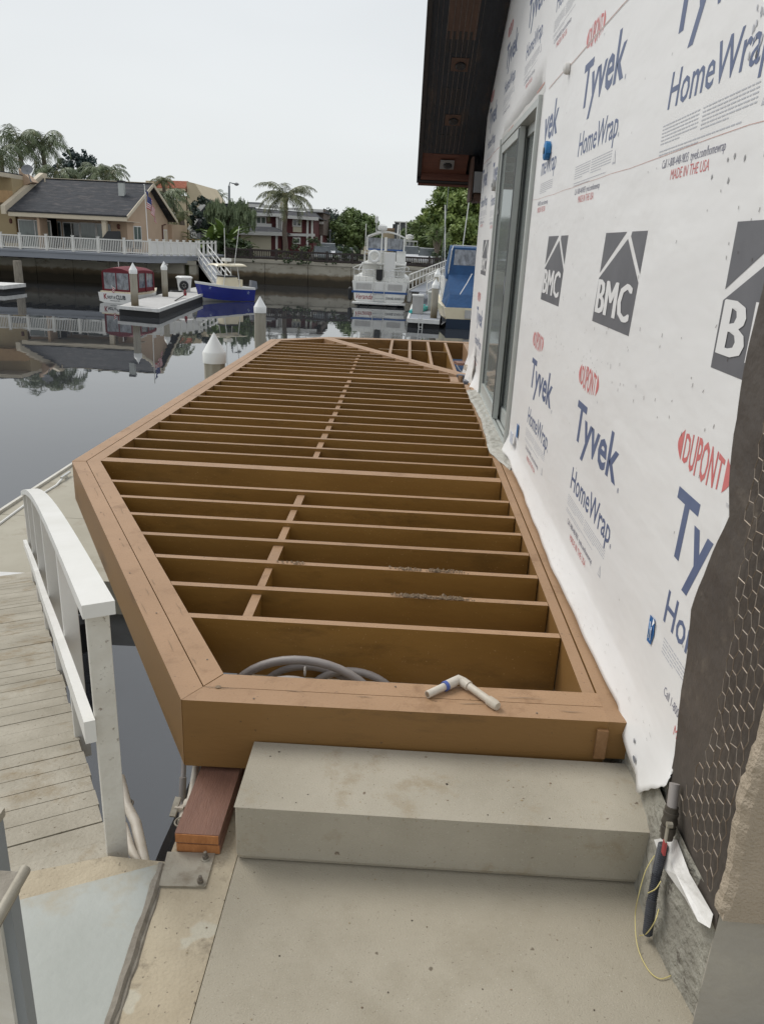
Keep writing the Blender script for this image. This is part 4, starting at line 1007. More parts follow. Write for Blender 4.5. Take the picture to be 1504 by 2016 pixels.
def stu(m):
    r3 = random.Random(23); V = []; n = 110
    for k in range(n + 1):
        z = .015 + 2.5 * k / n; e = WX - .018 + r3.uniform(-.004, .004) + .006 * math.sin(k * .31)
        for (x, y) in ((e + .004, 1.592 + r3.uniform(-.006, .006)), (e - .004, 1.572 + r3.uniform(-.006, .006)), (e - .002, 1.548 + r3.uniform(-.004, .004)), (e + .014, 1.532), (e + .10, 1.530), (2.6, 1.530)):
            V.append((x, y, z + (.0 if k else r3.uniform(-.006, .006))))
    m.add(V, [(k * 6 + j, k * 6 + j + 1, (k + 1) * 6 + j + 1, (k + 1) * 6 + j) for k in range(n) for j in range(5)], 'stucco')
    m.hexa([(WX - .014, 1.531, .012), (2.6, 1.531, .012), (2.6, 1.574, .012), (WX - .014, 1.574, .012), (WX - .012, 1.535, .03), (2.6, 1.535, .03), (2.6, 1.574, .03), (WX - .012, 1.574, .03)], 'stucco')
one('stucco', stu, parent=hs_, smooth=False)
def strip2(m):
    P = [(.872, 1.985, -.145), (.868, 1.925, -.085), (.880, 1.851, -.022), (.872, 1.72, -.02), (.884, 1.578, -.016), (.875, 1.56, -.045), (.862, 1.60, -.066), (.872, 1.72, -.105), (.864, 1.86, -.140)]
    c = (.860, 1.77, -.075); m.add(P + [c], [(i, (i + 1) % 9, 9) for i in range(9)], 'wrapflap')
one('wrap_strip', strip2, parent=hs_)
# eave ----------------------------------------------------------------
sdir = Vector((0, 1, -.49)).normalized(); snor = Vector((0, .49, 1)).normalized()
def ep(x, y, d=0): return Vector((x, y, rake(y))) + snor * d
def slab(m, x0, x1, y0, y1, d0, d1, mt):
    m.hexa([ep(x0, y0, d0), ep(x1, y0, d0), ep(x1, y1, d0), ep(x0, y1, d0), ep(x0, y0, d1), ep(x1, y0, d1), ep(x1, y1, d1), ep(x0, y1, d1)], mt)
def roofm(m): slab(m, .052, 9.4, 4, 12.42, .10, .24, 'roofing')
def roof2(m):
    def e2(x, y, d): p = ep(x, 8 - y, d); return Vector((p.x, y, p.z))
    m.hexa([e2(.052, 4.0, .10), e2(9.4, 4.0, .10), e2(9.4, 6.9, .10), e2(.052, 6.9, .10), e2(.052, 4.0, .24), e2(9.4, 4.0, .24), e2(9.4, 6.9, .24), e2(.052, 6.9, .24)], 'roofing')
one('roof', roofm, parent=hs_); one('roof', roof2, parent=hs_)
one('soffit', lambda m: (slab(m, .10, .895, 4, 11.82, .0, .09, 'soffit'), slab(m, .895, .93, 4, 12.0, .0, .09, 'soffit')), parent=hs_)
def vents(m):
    for x in (.16, .21, .27, .335, .40, .46, .52, .585, .64):
        slab(m, x, x + (.006 if .25 < x < .6 else .003), 6.5, 11.80, -.004, -.0002, 'soffline')
    k = 0; y = 8.9
    while y < 11.7:
        if k % 2 == 0:
            for x in (.285, .35, .415, .475, .535): slab(m, x - .004, x + .026, y, y + .30, -.0025, -.0004, 'black')
        y += .42; k += 1
    slab(m, .272, .60, 8.2, 9.85, -.0012, -.0001, 'soffwood')
one('soffit_groove', vents, parent=hs_)
one('fascia', lambda m: (slab(m, .04, .098, 4, 12.42, -.02, .25, 'black'), slab(m, .04, 1.2, 12.36, 12.42, -.06, .25, 'black')), parent=hs_)
def brown(m):
    slab(m, .10, .75, 11.83, 12.355, .02, .09, 'redfascia'); slab(m, .25, .62, 11.83, 11.90, -.0, .06, 'redfascia'); slab(m, .10, .85, 12.30, 12.355, -.05, .02, 'redfascia')
    slab(m, .06, .96, 12.425, 12.46, -.075, .1, 'redfascia')
one('eave_end', brown, parent=hs_)
for y_ in (10.215, 11.144, 12.06):
    x_ = .46
    def lt(m):
        slab(m, x_ - .10, x_ + .10, y_ - .11, y_ + .09, -.007, -.003, 'soffwood' if y_ < 12 else 'greysid')
        c = ep(x_ + .01, y_, -.012); vs = []; n = 18
        for k, (r, d) in enumerate(((.062, .006), (.062, -.012), (.045, -.022), (.01, -.028))):
            for j in range(n):
                a = 2 * math.pi * j / n; vs.append(c + Vector((1, 0, 0)) * r * math.cos(a) + sdir * r * math.sin(a) + snor * d)
        m.add(vs, [(i * n + j, i * n + (j + 1) % n, (i + 1) * n + (j + 1) % n, (i + 1) * n + j) for i in range(3) for j in range(n)] + [tuple(3 * n + j for j in range(n))], 'black')
    one('recessed_light', lt, parent=hs_)
one('beam_end', lambda m: (m.box((at(932, 360, 11.7).x, 11.6, at(940, 379, 11.6).z), (at(932, 360, 11.7).x + .3, 12.2, at(940, 338, 11.6).z), 'greysid'), m.box((at(927, 360, 11.6).x, 11.65, at(930, 395, 11.6).z), (at(931, 360, 11.6).x, 12.2, 2.78), 'soffwood'), m.box((at(932, 385, 11.7).x, 11.7, at(940, 396, 11.6).z), (at(932, 360, 11.7).x + .3, 12.2, at(940, 380, 11.6).z), 'soffwood')), parent=hs_)
one('corner_post', lambda m: m.box((.98, 11.95, -.3), (1.08, 12.05, 2.3), 'soffwood'), parent=hs_)
# valve, corrugated tube, wire ----------------------------------------
vt = empty('water_valve', (.87, 1.89, -.38), 'ball valve with red lever and black corrugated sleeve rising from the walkway by the wall', 'valve')
V1, V2, V3, V4 = atx(1327, 1545, .866), atx(1322, 1590, .858), atx(1312, 1648, .853), atx(1303, 1672, .853)
one('riser_pipe', lambda m: m.tube([V1 + Vector((0, 0, .004)), V1.lerp(V2, .4), V2], [.015, .015, .015], 'conduit', 14), parent=vt, smooth=True)
def vb(m):
    d = (V3 - V2)
    def q(t): return V2 + d * t
    m.tube([q(-.05), q(.12), q(.13), q(.25), q(.26), q(.5), q(.62), q(.63), q(.85), q(.86), q(1.05)], [.019, .019, .022, .022, .019, .024, .019, .022, .022, .018, .018], 'brass', 10)
one('valve_body', vb, parent=vt, smooth=True)
def lv(m):
    a = V2.lerp(V3, .30) + Vector((-.018, -.036, 0)); b = a + Vector((-.001, -.006, -.055)); c = b + Vector((.001, -.001, -.044))
    m.tube([a + Vector((.012, 0, 0)), a + Vector((-.004, 0, 0))], .009, 'steel', 8); m.bar(a, b, .015, .004, 'steel', up=(1, 0, 0)); m.bar(b, c, .018, .007, 'redplastic', up=(1, 0, 0))
one('lever', lv, parent=vt)
def cor(m):
    pts = [V4 + Vector((0, 0, .02)), atx(1292, 1720, .845), atx(1282, 1775, .825), atz(1274, 1838, -.36)]
    N = 90; P = []; R_ = []
    for i in range(N + 1):
        t = i / N * 3; k = min(int(t), 2); P.append(pts[k].lerp(pts[k + 1], t - k)); R_.append(.0135 + (.002 if i % 2 else -.001))
    m.tube(P, R_, 'corr', 12)
one('corrugated_sleeve', cor, parent=vt)
def yw(m):
    def sm(P, n=8):
        out = []
        for i in range(len(P) - 1):
            p0, p1, p2, p3 = P[max(i - 1, 0)], P[i], P[i + 1], P[min(i + 2, len(P) - 1)]
            for k in range(n):
                t = k / n; out.append(.5 * ((2 * p1) + (-p0 + p2) * t + (2 * p0 - 5 * p1 + 4 * p2 - p3) * t * t + (-p0 + 3 * p1 - 3 * p2 + p3) * t ** 3))
        return out + [P[-1]]
    A = [atx(1288, 1684, .835), atx(1270, 1715, .81), atx(1256, 1765, .80), atz(1250, 1800, -.34), atz(1252, 1850, -.365), atz(1262, 1885, -.374), atz(1280, 1915, -.375), atz(1300, 1927, -.375), atz(1322, 1920, -.374)]
    m.tube(sm(A), .0016, 'yellow', 6)
    B = [atx(1300, 1735, .84), atx(1290, 1750, .82), atx(1275, 1758, .81)]; m.tube(sm(B), .0016, 'yellow', 6)
    D = [atz(1258, 1842, -.36), atz(1272, 1838, -.345), atx(1288, 1815, .80), atx(1296, 1790, .82)]; m.tube(sm(D), .0016, 'yellow', 6)
tag(one('yellow_wire', yw), 'thin pale yellow wire looping over the walkway beside the corrugated sleeve', 'wire')
#PART3
# ================================================================ across the water
GZ = -.42
def XF(m, pos, yaw, sc=1):
    T = Matrix.Translation(Vector(pos)) @ Matrix.Rotation(yaw, 4, 'Z') @ Matrix.Scale(sc, 4)
    m.v = [tuple(T @ Vector(v)) for v in m.v]
def bpx(m, x0, x1, yt, yb, Y, dep, mat, base=None, mt=None):
    xm, ym = (x0 + x1) / 2, (yt + yb) / 2
    zt = at(xm, yt, Y).z; zb = base if base is not None else at(xm, yb, Y).z
    a, b = at(x0, ym, Y).x, at(x1, ym, Y).x
    m.hexa([(a, Y, zb), (b, Y, zb), (b, Y + dep, zb), (a, Y + dep, zb), (a, Y, zt), (b, Y, zt), (b, Y + dep, zt), (a, Y + dep, zt)], mat, mt)
def win(parent, x0, x1, z0, z1, Y, nv=1, glass='glassd', fr='wtrim', w_=.07, face='Y'):
    """framed window on a wall facing -Y (face Y) or +X (face X); glass is a sub-part"""
    def P(u, z, d):
        return (u, Y - d, z) if face == 'Y' else (Y + d, u, z)
    def bx(m, u0, u1, a, b, d0, d1, mt):
        p, q = P(u0, a, d0), P(u1, b, d1)
        m.box([min(p[i], q[i]) for i in range(3)], [max(p[i], q[i]) for i in range(3)], mt)
    def f(m):
        bx(m, x0, x1, z1 - w_, z1, .0, .05, fr); bx(m, x0, x1, z0, z0 + w_, .0, .05, fr)
        bx(m, x0, x0 + w_, z0 + w_ + .001, z1 - w_ - .001, 0, .05, fr); bx(m, x1 - w_, x1, z0 + w_ + .001, z1 - w_ - .001, 0, .05, fr)
        for i in range(1, nv + 1):
            xx = x0 + (x1 - x0) * i / (nv + 1); bx(m, xx - w_ / 2, xx + w_ / 2, z0 + w_ + .001, z1 - w_ - .001, 0, .045, fr)
    o = one('window', f, parent=parent)
    one('pane', lambda m: bx(m, x0 + w_ * .5, x1 - w_ * .5, z0 + w_ * .5, z1 - w_ * .5, .004, .02, glass), parent=o)
    return o
# ---------------- tan house with the white railed deck
hA = empty('house', (-26, 66, GZ), 'tan house with dark shingle roof and white railed deck over the water', 'house')
XR = -22.6
def wA(m):
    for a, b, y in ((-31.3, -29.0, 64.5), (-29.0, -23.9, 66.3), (-23.9, XR, 64.5)):
        m.box((a, y, GZ), (b, 75.5, 2.62), 'tan')
    zr = at(301, 361, 69.8).z - .15
    m.extr([(XR, 64.5, 2.62), (XR, 75.5, 2.62), (XR, 70, zr)], (-.3, 0, 0), 'tan')
    m.box((-27, 75.51, GZ), (XR + .35, 80.5, 2.35), 'tan')
one('wall', wA, parent=hA)
E0, E1, EB = at(239, 424, 63), at(301, 361, 69.8), at(332, 440, 76.2)
def rA(m):
    th = .16
    def sl(y0, z0, y1, z1):
        m.hexa([(-31.35, y0, z0 - th), (-22.0, y0, z0 - th), (-22.0, y1, z1 - th), (-31.35, y1, z1 - th), (-31.35, y0, z0), (-22.0, y0, z0), (-22.0, y1, z1), (-31.35, y1, z1)], 'shingle')
    sl(63, E0.z, 69.8, E1.z); sl(76.4, E0.z, 69.802, E1.z)
rfA = one('roof', rA, parent=hA)
def rt(m):
    m.bar((-21.97, 62.9, E0.z - .13), (-21.97, 69.8, E1.z - .13), .06, .26, 'trim'); m.bar((-21.97, 76.5, E0.z - .13), (-21.97, 69.81, E1.z - .13), .06, .26, 'trim')
    m.box((-31.3, 62.86, E0.z - .42), (-22.02, 62.98, E0.z - .12), 'trim'); m.box((-31.3, 62.8, E0.z - .12), (-22.02, 62.98, E0.z - .03), 'black')
    m.box((-31.3, 69.6, E1.z + .002), (-22.0, 70.0, E1.z + .05), 'trim'); m.box((-31.25, 63.0, E0.z - .44), (-22.1, 66.2, E0.z - .40), 'trim')
    m.box((-24.1, 63.1, GZ), (-23.75, 63.45, 2.3), 'trim'); m.box((-29.2, 63.1, GZ), (-29.0, 66.2, 2.3), 'tan')
one('trim', rt, parent=hA)
one('party_wall', lambda m: m.extr([(-31.75, 62.7, E0.z - .3), (-31.75, 62.7, E0.z + .3), (-31.75, 69.9, E1.z + .42), (-31.75, 70.6, E1.z + .42), (-31.75, 70.6, E0.z - .3)], (.36, 0, 0), 'trim'), parent=hA)
one('skylight_vent', lambda m: (m.box((-23.95, 66.8, 4.0), (-23.5, 67.2, 5.25), 'alu'), m.box((-24.0, 66.75, 5.26), (-23.45, 67.25, 5.42), 'black')), parent=hA)
one('vent_pipe', lambda m: m.tube([(-30.9, 69, 4.9), (-30.9, 69, 5.6)], .05, 'trim', 6), parent=hA)
def zAt(px, py, Y): return at(px, py, Y).z
def xAt(px, py, Y): return at(px, py, Y).x
win(hA, xAt(38, 450, 64.5), xAt(102, 450, 64.5), .0, zAt(70, 433, 64.5), 64.5, 1, 'curtain')
win(hA, xAt(125, 450, 66.3), xAt(158, 450, 66.3), .0, zAt(150, 438, 66.3), 66.3, 1, 'glassd')
win(hA, xAt(158.6, 450, 66.3), xAt(190, 450, 66.3), .0, zAt(170, 438, 66.3), 66.3, 0, 'curtain'); win(hA, xAt(190.6, 450, 66.3), xAt(219, 450, 66.3), .0, zAt(200, 440, 66.3), 66.3, 0, 'curtain')
win(hA, xAt(111, 450, 66.3), xAt(122, 450, 66.3), .0, zAt(115, 436, 66.3), 66.3, 0, 'glassd')
gy0, gy1 = atx(263, 455, XR).y, atx(278, 455, XR).y
win(hA, gy0, gy1, atx(270, 473, XR).z, atx(270, 445, XR).z, XR, 1, 'curtain', face='X')
win(hA, atx(322, 460, XR).y, atx(329, 460, XR).y, -.2, atx(325, 452, XR).z, XR, 0, 'trim', face='X')
def lam(px, py, Y, nm='wall_lamp'):
    p = at(px, py, Y); one(nm, lambda m: m.lathe([(.05, -.2), (.12, -.12), (.12, .12), (.04, .2)], p, 'redfascia', 10), parent=hA)
lam(22, 435, 64.42); lam(234, 446, 64.42)
one('drain_pipe', lambda m: (m.tube([(XR + .08, atx(319, 450, XR).y, -.3), (XR + .08, atx(319, 450, XR).y, 2.2), (XR + .08, atx(325, 445, XR).y, 2.3)], .06, 'redfascia', 6)), parent=hA)
one('wall_ring', lambda m: m.torus((XR + .05, atx(258, 467, XR).y, .65), .28, .05, 'greyplastic', 'X', 14, 6), parent=hA)
# neighbour, far left
hN = empty('house', (-36, 66, GZ), 'olive tan flat roofed house beside the left end of the shingle roof', 'house')
def wN(m):
    m.box((-48, 65, GZ), (-31.8, 76, zAt(30, 352, 66)), 'tan2'); m.box((-48, 63.2, zAt(30, 352, 66)), (-31.8, 76.2, zAt(30, 344, 66)), 'trim')
    m.box((-48, 64.2, zAt(20, 400, 65)), (-31.8, 64.99, zAt(20, 376, 65)), 'woodf')
one('wall', wN, parent=hN)
one('roof', lambda m: m.box((-48, 63.1, zAt(30, 344, 66) + .001), (-31.8, 76.2, zAt(30, 342, 66)), 'shingle'), parent=hN)
one('chimney_fin', lambda m: m.extr([(-31.2 - .9, 67, 4.6), (-32.1, 67, zAt(72, 333, 67)), (-31.0, 67, 5.0)], (0, 1, 0), 'tan'), parent=hN)
def dish(m):
    c = at(54, 334, 65.5); vs = []; n = 16
    ax = Vector((.35, -.8, .45)).normalized(); u = ax.orthogonal().normalized(); v = ax.cross(u)
    for r, d in ((.02, -.12), (.3, -.06), (.47, .02)):
        for j in range(n): a = 2 * math.pi * j / n; vs.append(c + u * r * math.cos(a) + v * r * math.sin(a) * .85 + ax * d)
    m.add(vs, [(i * n + j, i * n + (j + 1) % n, (i + 1) * n + (j + 1) % n, (i + 1) * n + j) for i in range(2) for j in range(n)] + [tuple(range(n))], 'greysid')
    m.tube([c, c + Vector((.15, .2, -.9))], .04, 'lampm', 6); m.tube([c - v * .4, c + ax * .45 - v * .1], .02, 'lampm', 5)
tag(one('satellite_dish', dish), 'grey satellite dish on the roof edge at the far left', 'satellite dish')
# deck and railing
dk = empty('harbour_deck', (-26, 61, -.5), 'grey raised deck on the sea wall in front of the tan house', 'deck')
DP = [(-40, 60), (-19.42, 60), (-17.15, 65), (-17.05, 74), (-40, 74)]
one('platform', lambda m: m.prism(DP, -.22, -.08, 'greydeck'), parent=dk)
one('fascia', lambda m: (m.box((-40, 60.05, -.62), (-19.45, 60.2, -.221), 'greydeck'), m.hexa([(-19.44, 60.05, -.62), (-17.2, 65, -.62), (-17.3, 65.1, -.62), (-19.56, 60.2, -.62), (-19.44, 60.05, -.221), (-17.2, 65, -.221), (-17.3, 65.1, -.221), (-19.56, 60.2, -.221)], 'greydeck')), parent=dk)
one('underframe', lambda m: [m.box((x, 60.3, -.7), (x + .15, 64.4, -.25), 'fence') for x in [-38 + 1.2 * i for i in range(16)]], parent=dk)
rl = empty('deck_railing', (-26, 60.1, -.08), 'white baluster railing along the edge of the grey harbour deck', 'railing')
PXs = [1.7, 39, 91, 143, 193, 244, 295]
px_ = [at(p, 465, 60.1).x for p in PXs]; px_ = [px_[0] - 2.1] + px_
ZT = .98
def post(x, y): one('post', lambda m: (m.box((x - .075, y - .075, -.08), (x + .075, y + .075, ZT + .08), 'white'), m.box((x - .1, y - .1, ZT + .081), (x + .1, y + .1, ZT + .12), 'white'), m.box((x - .12, y - .12, -.0), (x + .12, y + .12, .06), 'white')), parent=rl)
for x in px_: post(x, 60.12)
for a, b in zip(px_, px_[1:]):
    def bay(m):
        m.box((a + .08, 60.08, ZT - .10), (b - .08, 60.16, ZT - .02), 'white'); m.box((a + .08, 60.08, .03), (b - .08, 60.16, .10), 'white')
        n = int((b - a - .16) / .125)
        for i in range(n): xx = a + .08 + (b - a - .16) * (i + .5) / n; m.box((xx - .022, 60.10, .101), (xx + .022, 60.14, ZT - .101), 'white')
    one('baluster_panel', bay, parent=rl)
q0, q1 = Vector((px_[-1], 60.12)), Vector((-17.2, 65))
PR = [311, 325, 338, 352, 365, 377, 388]
for i, p in enumerate(PR):
    t0, t1 = i / 7, (i + 1) / 7; a, b = q0.lerp(q1, t0), q0.lerp(q1, t1); post(b.x, b.y)
    one('screen_panel', lambda m: (m.bar((a.x, a.y, ZT - .06), (b.x, b.y, ZT - .06), .08, .08, 'white'), m.bar((a.x, a.y, .06), (b.x, b.y, .06), .08, .08, 'white'), m.bar((a.x, a.y, .51), (b.x, b.y, .51), .02, .80, 'wtrim')), parent=rl)
for i in range(5): post(-17.25, 66 + i * 1.4)
one('top_rail', lambda m: m.box((-17.29, 65.1, ZT - .10), (-17.21, 71.6, ZT - .02), 'white'), parent=rl)
# things on the deck
def furn(px, w_, h_, lab, cat, nm):
    p = at(px, 478, 62); t = empty(nm, (p.x, 62, -.08), lab, cat)
    one('seat', lambda m: m.box((p.x - w_, 61.7, .32), (p.x + w_, 62.3, .38), 'black'), parent=t); one('backrest', lambda m: m.box((p.x - w_, 62.25, .40), (p.x + w_, 62.3, h_), 'black'), parent=t)
    for sx_ in (-1, 1):
        for yy in (61.75, 62.2): one('leg', lambda m: m.box((p.x + sx_ * w_ * .9 - .025, yy, -.08), (p.x + sx_ * w_ * .9 + .025, yy + .05, .32), 'black'), parent=t)
furn(250, .35, .95, 'black patio chair behind the railing below the gable window, further left', 'chair', 'patio_chair')
furn(270, .3, .9, 'black patio chair behind the railing nearest the corner post', 'chair', 'patio_chair')
furn(24, .8, .8, 'dark low bench behind the railing at the far left', 'bench', 'patio_bench')
def bbq(m):
    p = at(220, 470, 63); m.box((p.x - .6, 62.7, -.08), (p.x + .6, 63.3, .85), 'rubber'); m.hexa([(p.x - .65, 62.6, .86), (p.x + .65, 62.6, .86), (p.x + .65, 63.4, .86), (p.x - .65, 63.4, .86), (p.x - .2, 62.8, 1.5), (p.x + .65, 62.8, 1.55), (p.x + .65, 63.3, 1.55), (p.x - .2, 63.3, 1.5)], 'rubber')
tag(one('barbecue_grill', bbq), 'black covered barbecue grill on the deck by the porch post', 'barbecue')
# flag pole
fp = at(292, 470, 60.6); ft = at(284.5, 364, 60.6)
tag(one('flagpole', lambda m: (m.tube([(fp.x, 60.6, -.08), (ft.x + .02, 60.6, ft.z)], .035, 'white', 8), m.lathe([(.02, -.06), (.06, 0), (.02, .06)], ft, 'chrome', 8))), 'white flagpole standing at the corner of the railed deck', 'flagpole')
def flag(m):
    # hanging folds: u along the fly (drooping), v along the hoist
    p0 = at(286, 375, 60.6); p1 = at(288, 408, 60.6); hoist = (p1 - p0)
    N, K = 26, 13; V = []
    for i in range(N + 1):
        for j in range(K + 1):
            u, v = i / N, j / K
            p = p0 + hoist * v * (1 - .35 * u) + Vector((.16 + .72 * u ** .9 - .25 * max(0, u - .7), .10 * math.sin(u * 14 + v * 2), -1.55 * u ** 1.25))
            p.x += .08 * math.sin(u * 17 + v * 3) - .12; V.append(p)
    k = len(m.v); m.v += [tuple(p) for p in V]
    for i in range(N):
        for j in range(K):
            mt = 'flagblue' if (i < N * .42 and j < 7) else ('flagred' if j % 2 == 0 else 'flagwhite')
            m.f.append((k + i * (K + 1) + j, k + (i + 1) * (K + 1) + j, k + (i + 1) * (K + 1) + j + 1, k + i * (K + 1) + j + 1)); m.fm.append(m.mi(mt))
    for i in range(9):
        for j in range(5):
            a = V[(1 + i) * (K + 1) + 1 + j]; m.add([a + Vector((-.012, -.012, 0)), a + Vector((.012, -.012, 0)), a + Vector((0, -.012, .022))], [(0, 1, 2)], 'flagwhite')
tag(one('flag', flag), 'drooping striped flag with blue canton hanging from the white flagpole', 'flag')
# stairs to the docks
def stairs(nm, a, b, wd, lab, steps=10):
    t = empty(nm, (b[0], b[1], b[2]), lab, 'stairs'); a = Vector(a); b = Vector(b); d = (b - a); h = Vector((d.x, d.y, 0)).normalized(); sd = Vector((-h.y, h.x, 0)) * wd / 2
    one('walkway', lambda m: m.bar(a + Vector((0, 0, -.08)), b + Vector((0, 0, -.08)), wd - .16, .05, 'greydeck'), parent=t)
    for s_ in (-1, 1):
        one('stringer', lambda m: m.bar(a + sd * s_ + Vector((0, 0, -.1)), b + sd * s_ + Vector((0, 0, -.1)), .07, .24, 'dock'), parent=t)
        for hh in (.95, .5): one('hand_rail', lambda m: m.bar(a + sd * s_ + Vector((0, 0, hh)), b + sd * s_ + Vector((0, 0, hh)), .06, .06, 'white'), parent=t)
        n = max(3, int(d.length / 1.3))
        for i in range(n + 1):
            p = a.lerp(b, i / n) + sd * s_; one('post', lambda m: m.bar(p + Vector((0, 0, .06)), p + Vector((0, 0, .99)), .07, .07, 'white', up=(0, 1, 0)), parent=t)
stairs('dock_stairs', (-17.1, 66.0, -.15), (-13.9, 60.0, -2.05), 1.1, 'white railed stairs leading down from the grey deck to the dock')
stairs('dock_stairs', (4.6, 73.6, -.3), at(822, 572, 52), 1.2, 'white railed ramp beside the blue canvas boat leading down to the dock')
# ---------------- docks
dA = empty('boat_dock', (-14, 50, -2.3), 'pale floating dock between the red canopy boat and the blue boat', 'dock')
D1 = [atz(*p, -2.08) for p in ((232, 603), (311, 610), (402, 578), (470, 568), (445, 556), (345, 572), (272, 590))]
one('deck_surface', lambda m: m.prism([(p.x, p.y) for p in D1], -2.2, -2.08, 'dock'), parent=dA)
one('edge', lambda m: [m.bar((D1[i].x, D1[i].y, -2.12), (D1[i + 1].x, D1[i + 1].y, -2.12), .12, .16, 'dockwhite') for i in range(3)], parent=dA)
one('float', lambda m: m.prism([(p.x * .998, p.y + .12) for p in D1], -2.9, -2.201, 'dockblack'), parent=dA)
dB = empty('boat_dock', (1, 50, -2.3), 'grey floating finger dock with white edge between the white and the blue canvas boats', 'dock')
D2 = [atz(*p, -2.08) for p in ((803, 628), (865, 632), (876, 588), (868, 548), (822, 548), (826, 575), (812, 600))]
one('deck_surface', lambda m: m.prism([(p.x, p.y) for p in D2], -2.2, -2.08, 'greydeck'), parent=dB)
one('edge', lambda m: (m.bar(D2[0] + Vector((0, -.06, -.06)), D2[1] + Vector((0, -.06, -.06)), .12, .2, 'dockwhite'), m.bar(D2[0] + Vector((0, 0, -.05)), D2[-1] + Vector((0, 0, -.05)), .12, .16, 'dockwhite')), parent=dB)
one('float', lambda m: m.prism([(p.x, p.y + .1) for p in D2], -2.9, -2.201, 'dockblack'), parent=dB)
one('ladder', lambda m: [m.tube([at(824 + k * 7, 620, D2[0].y - .2), at(824 + k * 7, 648, D2[0].y - .2)], .025, 'chrome', 6) for k in (0, 1)] + [m.tube([at(824, y, D2[0].y - .2), at(831, y, D2[0].y - .2)], .02, 'chrome', 6) for y in (628, 636, 644)], parent=dB)
dC = tag(one('boat_dock', lambda m: (m.box((-45, 50, -2.28), (at(8, 565, 50).x, 53, -2.05), 'dockwhite'), m.box((-45, 50.1, -2.9), (at(8, 565, 50).x - .1, 53, -2.281), 'dockblack'))), 'white edged dock end at the far left picture edge', 'dock')
def box_(nm, px0, px1, yt, yb, Y, dep, mt, lab, cat, base=-2.08):
    def f(m):
        bpx(m, px0, px1, yt + 2, yb, Y, dep, mt, base=base)
        z = at((px0 + px1) / 2, yt, Y).z; a, b = at(px0 - .5, yt, Y).x, at(px1 + .5, yt, Y).x
        m.box((a, Y - .04, z - .08), (b, Y + dep + .04, z), 'gel')
    return tag(one(nm, f, bevel=.02), lab, cat)
def tub(m):
    p = atz(364, 574, -2.08)
    m.lathe([(.38, 0), (.50, .86), (.56, .87), (.56, .93), (.45, 1.0)], p, 'gel', 18)
    m.torus(p + Vector((.12, -.52, .42)), .24, .08, 'rubber', 'Y', 14, 6)
    for k in range(3):
        a = k * math.pi / 3; m.bar(p + Vector((.12 - .2 * math.cos(a), -.52, .42 - .2 * math.sin(a))), p + Vector((.12 + .2 * math.cos(a), -.52, .42 + .2 * math.sin(a))), .04, .03, 'rubber', up=(0, 1, 0))
tag(one('dock_locker', tub, smooth=True), 'round white dock locker with a black hose reel beside the blue boat', 'dock locker')
box_('dock_box', 812, 834, 581, 601, 44.5, .9, 'dock', 'white lidded dock box on the finger dock, nearest the white trawler', 'dock box')
box_('dock_box', 843, 853, 574, 588, 47.5, .7, 'dock', 'small grey dock box behind the piling on the finger dock', 'dock box')
def kay(m):
    a = atz(808, 614, -1.98); b = atz(842, 606, -1.98); N = 14; P = []; R_ = []
    for i in range(N + 1): t = i / N; P.append(a.lerp(b, t)); R_.append(.22 * math.sin(math.pi * (.06 + .88 * t)) ** .5)
    m.tube(P, R_, 'teal', 10); m.bar(a.lerp(b, .2) + Vector((0, 0, .22)), a.lerp(b, .8) + Vector((0, 0, .22)), .12, .04, 'teal')
tag(one('kayak', kay, smooth=True), 'turquoise kayak lying on the finger dock next to the piling', 'kayak')
tag(one('mooring_rope', lambda m: (m.tube([atz(345, 592, -2.05), atz(362, 582, -1.95), atz(366, 574, -1.6)], .03, 'rubber', 5), m.lathe([(.08, -.15), (.1, 0), (.03, .2)], atz(365, 577, -1.75), 'boatred', 8))), 'dark mooring rope with a small red float on the pale dock', 'rope')
tag(one('rope_coil', lambda m: m.torus(atz(347, 573, -2.04), .35, .05, 'rubber', 'Z', 18, 6)), 'dark coil of hose lying flat on the pale dock', 'hose')
# ---------------- pilings
def piling(x, y, tip, r, lab, zb=-5, flat=.0):
    t = empty('piling', (x, y, 0), lab, 'piling', 'white capped pilings')
    ct = tip - r * 1.65; cb = ct - r * .9
    one('shaft', lambda m: m.lathe([(r * .93, zb), (r * .93, cb + .02)], (x, y, 0), 'pile', 8), parent=t, bevel=.01)
    one('cap', lambda m: m.lathe([(r, cb), (r * 1.01, ct), (r * .97, ct + .01), (r * .04, tip)], (x, y, 0), 'pilecap', 20 if flat else 10), parent=t, smooth=True)
piling(-2.83, 11.5, .236, .172, 'nearest white capped piling just outside the deck edge', flat=1)
piling(-4.0, 21.5, .088, .172, 'white capped piling in open water left of the far deck corner')
piling(-14.19, 41, .069, .215, 'white capped piling at the near end of the pale dock by the red canopy boat')
piling(-14.72, 48, -.019, .20, 'white capped piling at the back edge of the pale dock under the grey deck')
piling(1.45, 42.5, -.037, .20, 'white capped piling at the corner of the finger dock by the kayak')
piling(1.75, 49, .308, .20, 'white capped piling behind the finger dock piling, half hidden')
tag(one('night_heron', lambda m: None) if False else one('pile_lamp', lambda m: m.bar(at(325, 520.5, 47.7), at(331, 521, 47.7), .08, .08, 'dock')), 'small grey light fixed at the top of the far dock piling', 'lamp')
p_ = at(1, 540, 52)
tag(one('wooden_piling', lambda m: m.lathe([(.3, -5), (.28, -.7)], (at(1, 540, 52).x - .25, 55, 0), 'greyw', 10)), 'brown wooden piling cut by the left picture edge', 'piling')
